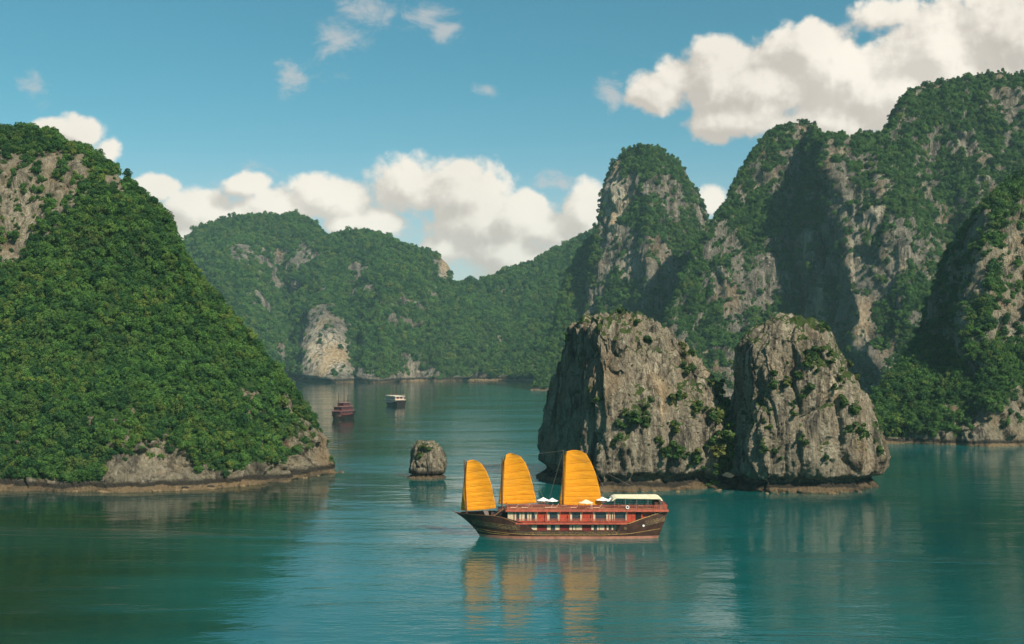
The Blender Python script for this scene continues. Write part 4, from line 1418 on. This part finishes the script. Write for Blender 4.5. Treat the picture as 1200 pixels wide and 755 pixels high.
# --- masts and battened sails
def sail(luff, leech, mast_b, mast_t, ylift):
    l_ = np.array([(jx(a, True), jz(b_, True)) for a, b_ in luff])
    e_ = np.array([(jx(a, True), jz(b_, True)) for a, b_ in leech])

    def along(P_, t):
        d = np.concatenate([[0], np.cumsum(np.linalg.norm(np.diff(P_, axis=0), axis=1))])
        return np.stack([np.interp(t * d[-1], d, P_[:, 0]), np.interp(t * d[-1], d, P_[:, 1])], -1)
    nv, nu = 72, 40
    t = np.linspace(0, 1, nv)
    A, B = along(l_, t), along(e_, t)
    u = np.linspace(0, 1, nu)
    X = A[:, None, 0] * (1 - u) + B[:, None, 0] * u
    Z = A[:, None, 1] * (1 - u) + B[:, None, 1] * u
    Z = Z + (0.30 * np.sin(math.pi * u))[None] * sstep(t, 0.9, 1.0)[:, None] - (0.22 * np.sin(math.pi * u))[None] * (1 - sstep(t, 0.0, 0.1))[:, None]
    nb = 9
    tb = np.array([0.0, 0.07, 0.15, 0.24, 0.34, 0.46, 0.60, 0.76, 0.92])
    sag = np.zeros(nv)
    for a, b_ in zip(tb[:-1], tb[1:]):
        k = (t >= a) & (t <= b_)
        sag[k] = np.sin(math.pi * (t[k] - a) / (b_ - a)) * 0.075
    Yv = ylift + 0.55 * np.sin(math.pi * u ** 0.8)[None] * (0.5 + 0.5 * np.sin(math.pi * t))[:, None] - sag[:, None] * np.sin(math.pi * u)[None] ** 0.5
    mast_u = (mast_b[0] - luff[0][0]) / (leech[0][0] - luff[0][0])
    # the strip ahead of the mast is pushed back by the mast
    Yv = Yv + 0.8 * np.clip((0.10 - u) / 0.10, 0, 1)[None] * np.ones(nv)[:, None]
    V = np.stack([X, Yv, Z], -1).reshape(-1, 3)
    me = mesh_from('sail', V, grid_faces(nv, nu))
    so = link('sail', me, M_SAIL, J)
    so.modifiers.new('cloth', 'SOLIDIFY').thickness = 0.03
    G = V.reshape(nv, nu, 3)
    for tv in tb[:-1]:
        k = int(round(tv * (nv - 1)))
        MB().tube([tuple(G[k, j] - np.array([0, 0.05, 0])) for j in range(0, nu, 3)] + [tuple(G[k, -1] - np.array([0, 0.05, 0]))], 0.042, 5).build('batten', M_BATTEN, so)
    MB().tube([(jx(mast_b[0], True), ylift - 0.45, mast_b[1]), (jx(mast_t[0], True), ylift - 0.40, jz(mast_t[1], True))], 0.21, 8, 0.11).build('mast', M_MAST, J)


M_BATTEN = plain('ochre_batten', (0.66, 0.27, 0.015), 0.7, 0.2, 0.2, 1.0)
sail([(85, 376), (92, 300), (99, 230), (105, 165), (112, 128)], [(262, 363), (255, 320), (245, 270), (232, 220), (215, 177), (192, 140), (165, 122)], (116, 3.9), (103, 117), 0.0)
sail([(274, 342), (282, 280), (289, 200), (296, 130), (309, 96)], [(466, 336), (457, 290), (445, 240), (430, 182), (410, 132), (384, 100), (350, 88)], (293, 4.0), (293, 106), 0.2)
sail([(580, 347), (590, 270), (597, 180), (603, 105), (612, 77)], [(794, 348), (787, 290), (775, 230), (760, 180), (740, 130), (716, 88), (690, 73)], (598, 6.6), (600, 70), 0.0)
# rigging lines
rg = MB()
for (a, b_, c_, d_) in ((103, 117, 55, 398), (293, 106, 110, 130), (600, 70, 300, 110), (600, 70, 1090, 330)):
    rg.tube([(jx(a, True), 0.1, jz(b_, True)), (jx(c_, True), 0.1, jz(d_, True))], 0.018, 4)
for (a, b_, c_, d_) in ((232, 220, 300, 352), (255, 320, 300, 356), (430, 182, 520, 352), (457, 290, 520, 356), (760, 180, 852, 352), (787, 290, 852, 350), (293, 106, 240, 400), (600, 70, 520, 352)):
    rg.tube([(jx(a, True), -0.2, jz(b_, True)), (jx(c_, True), -1.5, jz(d_, True) + 0.6)], 0.022, 4)
rg.build('rigging', M_STEEL, J)
lr = MB()
for k in range(16):
    a0, a1 = 2 * math.pi * k / 16, 2 * math.pi * (k + 1) / 16
    lr.tube([(jx(918) + 0.34 * math.cos(a0), -4.44, 7.4 + 0.34 * math.sin(a0)), (jx(918) + 0.34 * math.cos(a1), -4.44, 7.4 + 0.34 * math.sin(a1))], 0.10, 6)
lr.build('life_ring', M_WHITE, J)
MB().box(jx(733), jx(744), -4.0, -3.5, 6.80, 8.2).build('locker', M_CREAM, J)
MB().tube([(-24.7, 0, 5.6), (-25.6, 0, 6.1)], 0.12, 6, 0.05).build('bowsprit', M_MAST, J)

JO = Vector(junk.location)


def parasol(x, y, rad, label, mat=M_WHITE, z0=6.80, ztop=9.1, drop=0.75):
    root = empty('parasol', JO + Vector((x, y, z0)))
    tag(root, label, 'parasol', 'parasols on the sun deck of the junk')
    m_ = MB()
    n = 8
    for k in range(n):
        a0, a1 = 2 * math.pi * k / n, 2 * math.pi * (k + 1) / n
        am = (a0 + a1) / 2
        p0 = (rad * math.cos(a0), rad * math.sin(a0), ztop - z0 - drop)
        p1 = (rad * math.cos(a1), rad * math.sin(a1), ztop - z0 - drop)
        pm = (rad * 0.93 * math.cos(am), rad * 0.93 * math.sin(am), ztop - z0 - drop * 0.94)
        q0 = (p0[0] * 0.5, p0[1] * 0.5, ztop - z0 - drop * 0.55)
        q1 = (p1[0] * 0.5, p1[1] * 0.5, ztop - z0 - drop * 0.55)
        m_.quad(q0, p0, pm).quad(q0, pm, q1).quad(q1, pm, p1).quad((0, 0, ztop - z0), q0, q1)
    c_ = m_.build('parasol_canopy', mat, root)
    c_.modifiers.new('cloth', 'SOLIDIFY').thickness = 0.03
    MB().tube([(0, 0, 0), (0, 0, ztop - z0)], 0.04).build('pole', M_STEEL, root)
    MB().tube([(0, 0, 0), (0, 0, 0.1)], 0.3, 12).build('base', M_STEEL, root)


parasol(jx(500, True), 0.4, 1.55, 'white open parasol just aft of the middle sail, the left one of the pair')
parasol(jx(545, True), 0.2, 1.45, 'white open parasol close to the mast of the aft sail, right one of the pair', ztop=9.0)
parasol(jx(712), -2.8, 1.75, 'cream parasol in front of the foot of the aft orange sail', M_CANOPY, ztop=9.0)
parasol(jx(796, True), 0.6, 1.7, 'white open parasol at the trailing edge of the aft sail', ztop=9.2)
parasol(jx(838, True), 0.2, 1.3, 'white open parasol tucked beside the cream stern canopy', ztop=9.0)


def lounger(x, y, label):
    root = empty('sun_lounger', JO + Vector((x, y, 6.80)))
    tag(root, label, 'sun lounger', 'sun loungers along the sun deck of the junk')
    MB().box(-0.9, 0.45, -0.33, 0.33, 0.30, 0.40).build('seat', M_CREAM, root)
    MB().prism([(0.45, 0.32), (1.05, 1.05), (0.97, 1.12), (0.40, 0.42)], -0.33, 0.33).build('backrest', M_CREAM, root)
    for px_ in (-0.8, 0.4):
        for py_ in (-0.27, 0.27):
            MB().box(px_ - 0.03, px_ + 0.03, py_ - 0.03, py_ + 0.03, 0, 0.30).build('leg', M_WOOD, root)


lounger(jx(525), -2.6, 'cream lounger under the pair of white parasols')
lounger(jx(552), -2.4, 'cream lounger nearest the aft mast')
lounger(jx(350), -2.9, 'cream lounger under the middle orange sail')
lounger(jx(408), -2.8, 'cream lounger below the trailing edge of the middle sail')
lounger(jx(655), -2.7, 'cream lounger beneath the aft orange sail')
lounger(jx(770), -2.8, 'cream lounger between the cream parasol and the stern canopy')


# --- the two small cruise boats further up the bay
def cruise_boat(px, py, rz, Lb, beam, cols, masts, label, roofs):
    hull_c, cab_c, roof_c = cols
    Y = water_y(py)
    root = empty('cruise_boat', ((px - CX) / F * Y, Y, 0), rz)
    tag(root, label, 'boat')
    h = Lb / 2
    top = lambda u: 2.6 + 1.9 * (abs(u - 0.45) / 0.55) ** 2.6
    hull_mesh(lambda z: -h * 0.80 - 0.32 * z, lambda z: h * 0.86 + 0.16 * z,
              lambda u, z: 0.12 + beam / 2 * (0.80 + 0.05 * z) * (1 - (1 - min(u / 0.34, 1)) ** 2) ** 0.8 * (1 - 0.25 * max(0, (u - 0.7) / 0.3) ** 2),
              top, -0.8, 40, 6, root, [hull_c, M_BOOT], -0.2)
    MB().box(-h * 0.78, h * 0.84, -beam * 0.36, beam * 0.36, 2.0, 2.3).build('deck', M_WOOD, root)
    z = 2.3
    for k, (x0, x1, w, hh) in enumerate(roofs):
        cab = MB().box(x0, x1, -w / 2, w / 2, z, z + hh).build('cabin', cab_c, root)
        n = max(3, int((x1 - x0) / 2.2))
        for sgn in (-1, 1):
            for i in range(n):
                a = x0 + (x1 - x0) * (i + 0.2) / n
                MB().box(a, a + (x1 - x0) * 0.6 / n, sgn * w / 2 - 0.04, sgn * w / 2 + 0.04, z + hh * 0.35, z + hh * 0.82).build('window', M_GLASS, cab)
        for xe in (x0, x1):
            for i in range(2):
                yy_ = -w * 0.36 + i * w * 0.40
                MB().box(xe - 0.04, xe + 0.04, yy_, yy_ + w * 0.30, z + hh * 0.32, z + hh * 0.84).build('window', M_GLASS, cab)
        MB().box(x0 - 0.8, x1 + 0.8, -w / 2 - 0.55, w / 2 + 0.55, z + hh, z + hh + 0.34).build('roof', roof_c, root, bevel=0.08)
        rl = MB()
        for sgn in (-1, 1):
            rl.tube([(x0 - 0.6, sgn * (w / 2 + 0.4), z + hh + 1.15), (x1 + 0.6, sgn * (w / 2 + 0.4), z + hh + 1.15)], 0.05)
        for xe in (x0 - 0.6, x1 + 0.6):
            rl.tube([(xe, -w / 2 - 0.4, z + hh + 1.15), (xe, w / 2 + 0.4, z + hh + 1.15)], 0.05)
            for i in range(5):
                yy_ = -w / 2 - 0.4 + (w + 0.8) * i / 4
                rl.tube([(xe, yy_, z + hh + 0.3), (xe, yy_, z + hh + 1.15)], 0.04)
        rl.build('railing', cab_c, root)
        z += hh + 0.34
    for (mx_, mh) in masts:
        MB().tube([(mx_, 0, 2.3), (mx_, 0, mh)], 0.26, 6, 0.14).build('mast', M_MAST, root)
    return root, z


M_BOATHULL = plain('tarred_hull', (0.016, 0.012, 0.012), 0.5, 0.3, 0.4, 0.8)
M_PINK = plain('pinkish_white_cabin', (0.44, 0.28, 0.23), 0.6, 0.3, 0.2, 0.6)
M_PLUM = plain('plum_cabin', (0.13, 0.030, 0.036), 0.6, 0.3, 0.3, 0.6)
M_GREYR = plain('greyish_roof', (0.20, 0.115, 0.11), 0.7, 0.3, 0.3, 0.5)
M_CREAMR = plain('cream_roof', (0.74, 0.66, 0.54), 0.7, 0.3, 0.15, 0.5)
cruise_boat(401, 490.5, math.radians(68), 24, 9.6, (M_BOATHULL, M_PLUM, M_GREYR), ((-4.5, 17.5), (2.5, 23.5), (7.5, 15.5)),
            'small plum coloured junk with bare masts near the point of the left hill', [(-7.5, 9.0, 6.8, 2.7), (-5.5, 8.5, 6.2, 2.5), (-2.0, 6.0, 4.6, 2.1)])
cruise_boat(462.5, 475.5, math.radians(-60), 30, 11.0, (M_BOATHULL, M_PINK, M_CREAMR), ((-3.5, 15.5), (3.0, 18.5)),
            'small white roofed cruise boat with dark hull, the farthest boat up the bay', [(-10.0, 11.0, 8.4, 2.7), (-8.0, 10.0, 7.8, 2.6)])

# ------------------------------------------------------------------ deck chairs and tables, shore boulders
def deck_chair(x, y, rz, label):
    root = empty('deck_chair', JO + Vector((x, y, 6.80)), rz)
    tag(root, label, 'chair', 'wooden chairs at the sun deck tables of the junk')
    MB().box(-0.25, 0.25, -0.25, 0.25, 0.42, 0.48).build('seat', M_WOOD, root)
    MB().box(0.20, 0.26, -0.25, 0.25, 0.50, 1.15).build('backrest', M_REDRAIL, root)
    for px_ in (-0.21, 0.21):
        for py_ in (-0.21, 0.21):
            MB().box(px_ - 0.03, px_ + 0.03, py_ - 0.03, py_ + 0.03, 0, 0.42).build('leg', M_WOOD, root)


def deck_table(x, y, label):
    root = empty('deck_table', JO + Vector((x, y, 6.80)))
    tag(root, label, 'table', 'tables on the sun deck of the junk')
    MB().box(-0.6, 0.6, -0.45, 0.45, 0.72, 0.78).build('tabletop', M_CREAM, root)
    for px_ in (-0.5, 0.5):
        MB().box(px_ - 0.04, px_ + 0.04, -0.3, 0.3, 0, 0.72).build('leg', M_WOOD, root)


for tx, where in ((604, 'just aft of the third mast'), (680, 'under the cream parasol'), (905, 'under the forward end of the stern canopy'), (990, 'in the middle under the stern canopy')):
    deck_table(jx(tx), -2.2, 'small cream topped table ' + where)
    for k_, (dx_, rz_) in enumerate(((-1.05, math.pi), (1.05, 0.0))):
        deck_chair(jx(tx) + dx_, -2.2, rz_, 'wooden chair %s of the table %s' % (('forward', 'aft')[k_], where))


def boulder_mesh(seed):
    bm = bmesh.new()
    bmesh.ops.create_icosphere(bm, subdivisions=4, radius=1.0)
    V = np.array([v.co for v in bm.verts])
    e_, c_ = worley(V * 1.3 + seed * 7.0, seed)
    d = 0.35 * (c_ - 0.5) * sstep(e_, 0, 0.2) + 0.22 * fbm(V * 1.7 + seed * 3.0, 4)
    for v, k in zip(bm.verts, d):
        v.co *= 1 + k
    me = bpy.data.meshes.new('boulder')
    bm.to_mesh(me)
    bm.free()
    me.polygons.foreach_set('use_smooth', np.ones(len(me.polygons), bool))
    me.materials.append(R_BOULDER)
    return me


R_BOULDER = rock_mat('limestone_boulder', 2.2, base=(0.25, 0.20, 0.145), tide=0.45)
BOULDERS = [boulder_mesh(k + 1) for k in range(4)]
rb = random.Random(5)


def boulders(spots, Yoff, label, group, lo, hi):
    for px, py in spots:
        for _ in range(rb.choice((1, 2, 2, 3))):
            Y = water_y(py) + Yoff + rb.uniform(-0.8, 1.6)
            r = lo + (hi - lo) * rb.random() ** 2
            o = link('boulder', rb.choice(BOULDERS), R_BOULDER, loc=((px + rb.uniform(-7, 7) - CX) / F * Y, Y, rb.uniform(-0.35, 0.1) * r))
            o.scale = (r * rb.uniform(0.9, 1.7), r, r * rb.uniform(0.5, 0.85))
            o.rotation_euler = (rb.uniform(-0.3, 0.3), rb.uniform(-0.3, 0.3), rb.uniform(0, 6.28))
            tag(o, label, 'boulder', group)


boulders([(8, 575), (36, 575.5), (70, 576), (95, 576), (122, 577), (150, 577), (182, 576), (214, 575), (240, 573), (262, 572), (285, 570), (305, 568), (330, 564.5), (352, 561), (372, 558), (390, 555.5), (398, 554)],
         0.6, 'fallen limestone boulder at the waterline of the left hill', 'boulders along the shore of the left hill', 0.5, 1.9)
boulders([(690, 577), (722, 577), (760, 577), (800, 577), (836, 576), (905, 580), (940, 581), (975, 580), (1010, 577)],
         1.5, 'fallen limestone boulder at the foot of the two large islets', 'boulders at the foot of the large islets', 0.4, 1.2)

# ------------------------------------------------------------------ the humid air over the bay
def haze_box():
    x, y0, y1, z0, z1 = 2500.0, -200.0, 4200.0, -40.0, 420.0
    V = np.array([(a, b_, c) for c in (z0, z1) for b_ in (y0, y1) for a in (-x, x)], float)
    Fq = np.array([[0, 2, 3, 1], [4, 5, 7, 6], [0, 1, 5, 4], [2, 6, 7, 3], [0, 4, 6, 2], [1, 3, 7, 5]])
    me = mesh_from('haze', V, Fq, smooth=False)
    m = bpy.data.materials.new('humid_air')
    m.use_nodes = True
    t = NT(m.node_tree)
    t.n.clear()
    o_ = t.add('ShaderNodeOutputMaterial')
    v = t.add('ShaderNodeVolumePrincipled')
    v.inputs['Color'].default_value = (0.52, 0.88, 0.95, 1)
    v.inputs['Density'].default_value = 0.000066
    v.inputs['Anisotropy'].default_value = 0.0
    t.l.new(v.outputs[0], o_.inputs['Volume'])
    return tag(link('haze', me, m), kind='stuff')


haze_box()
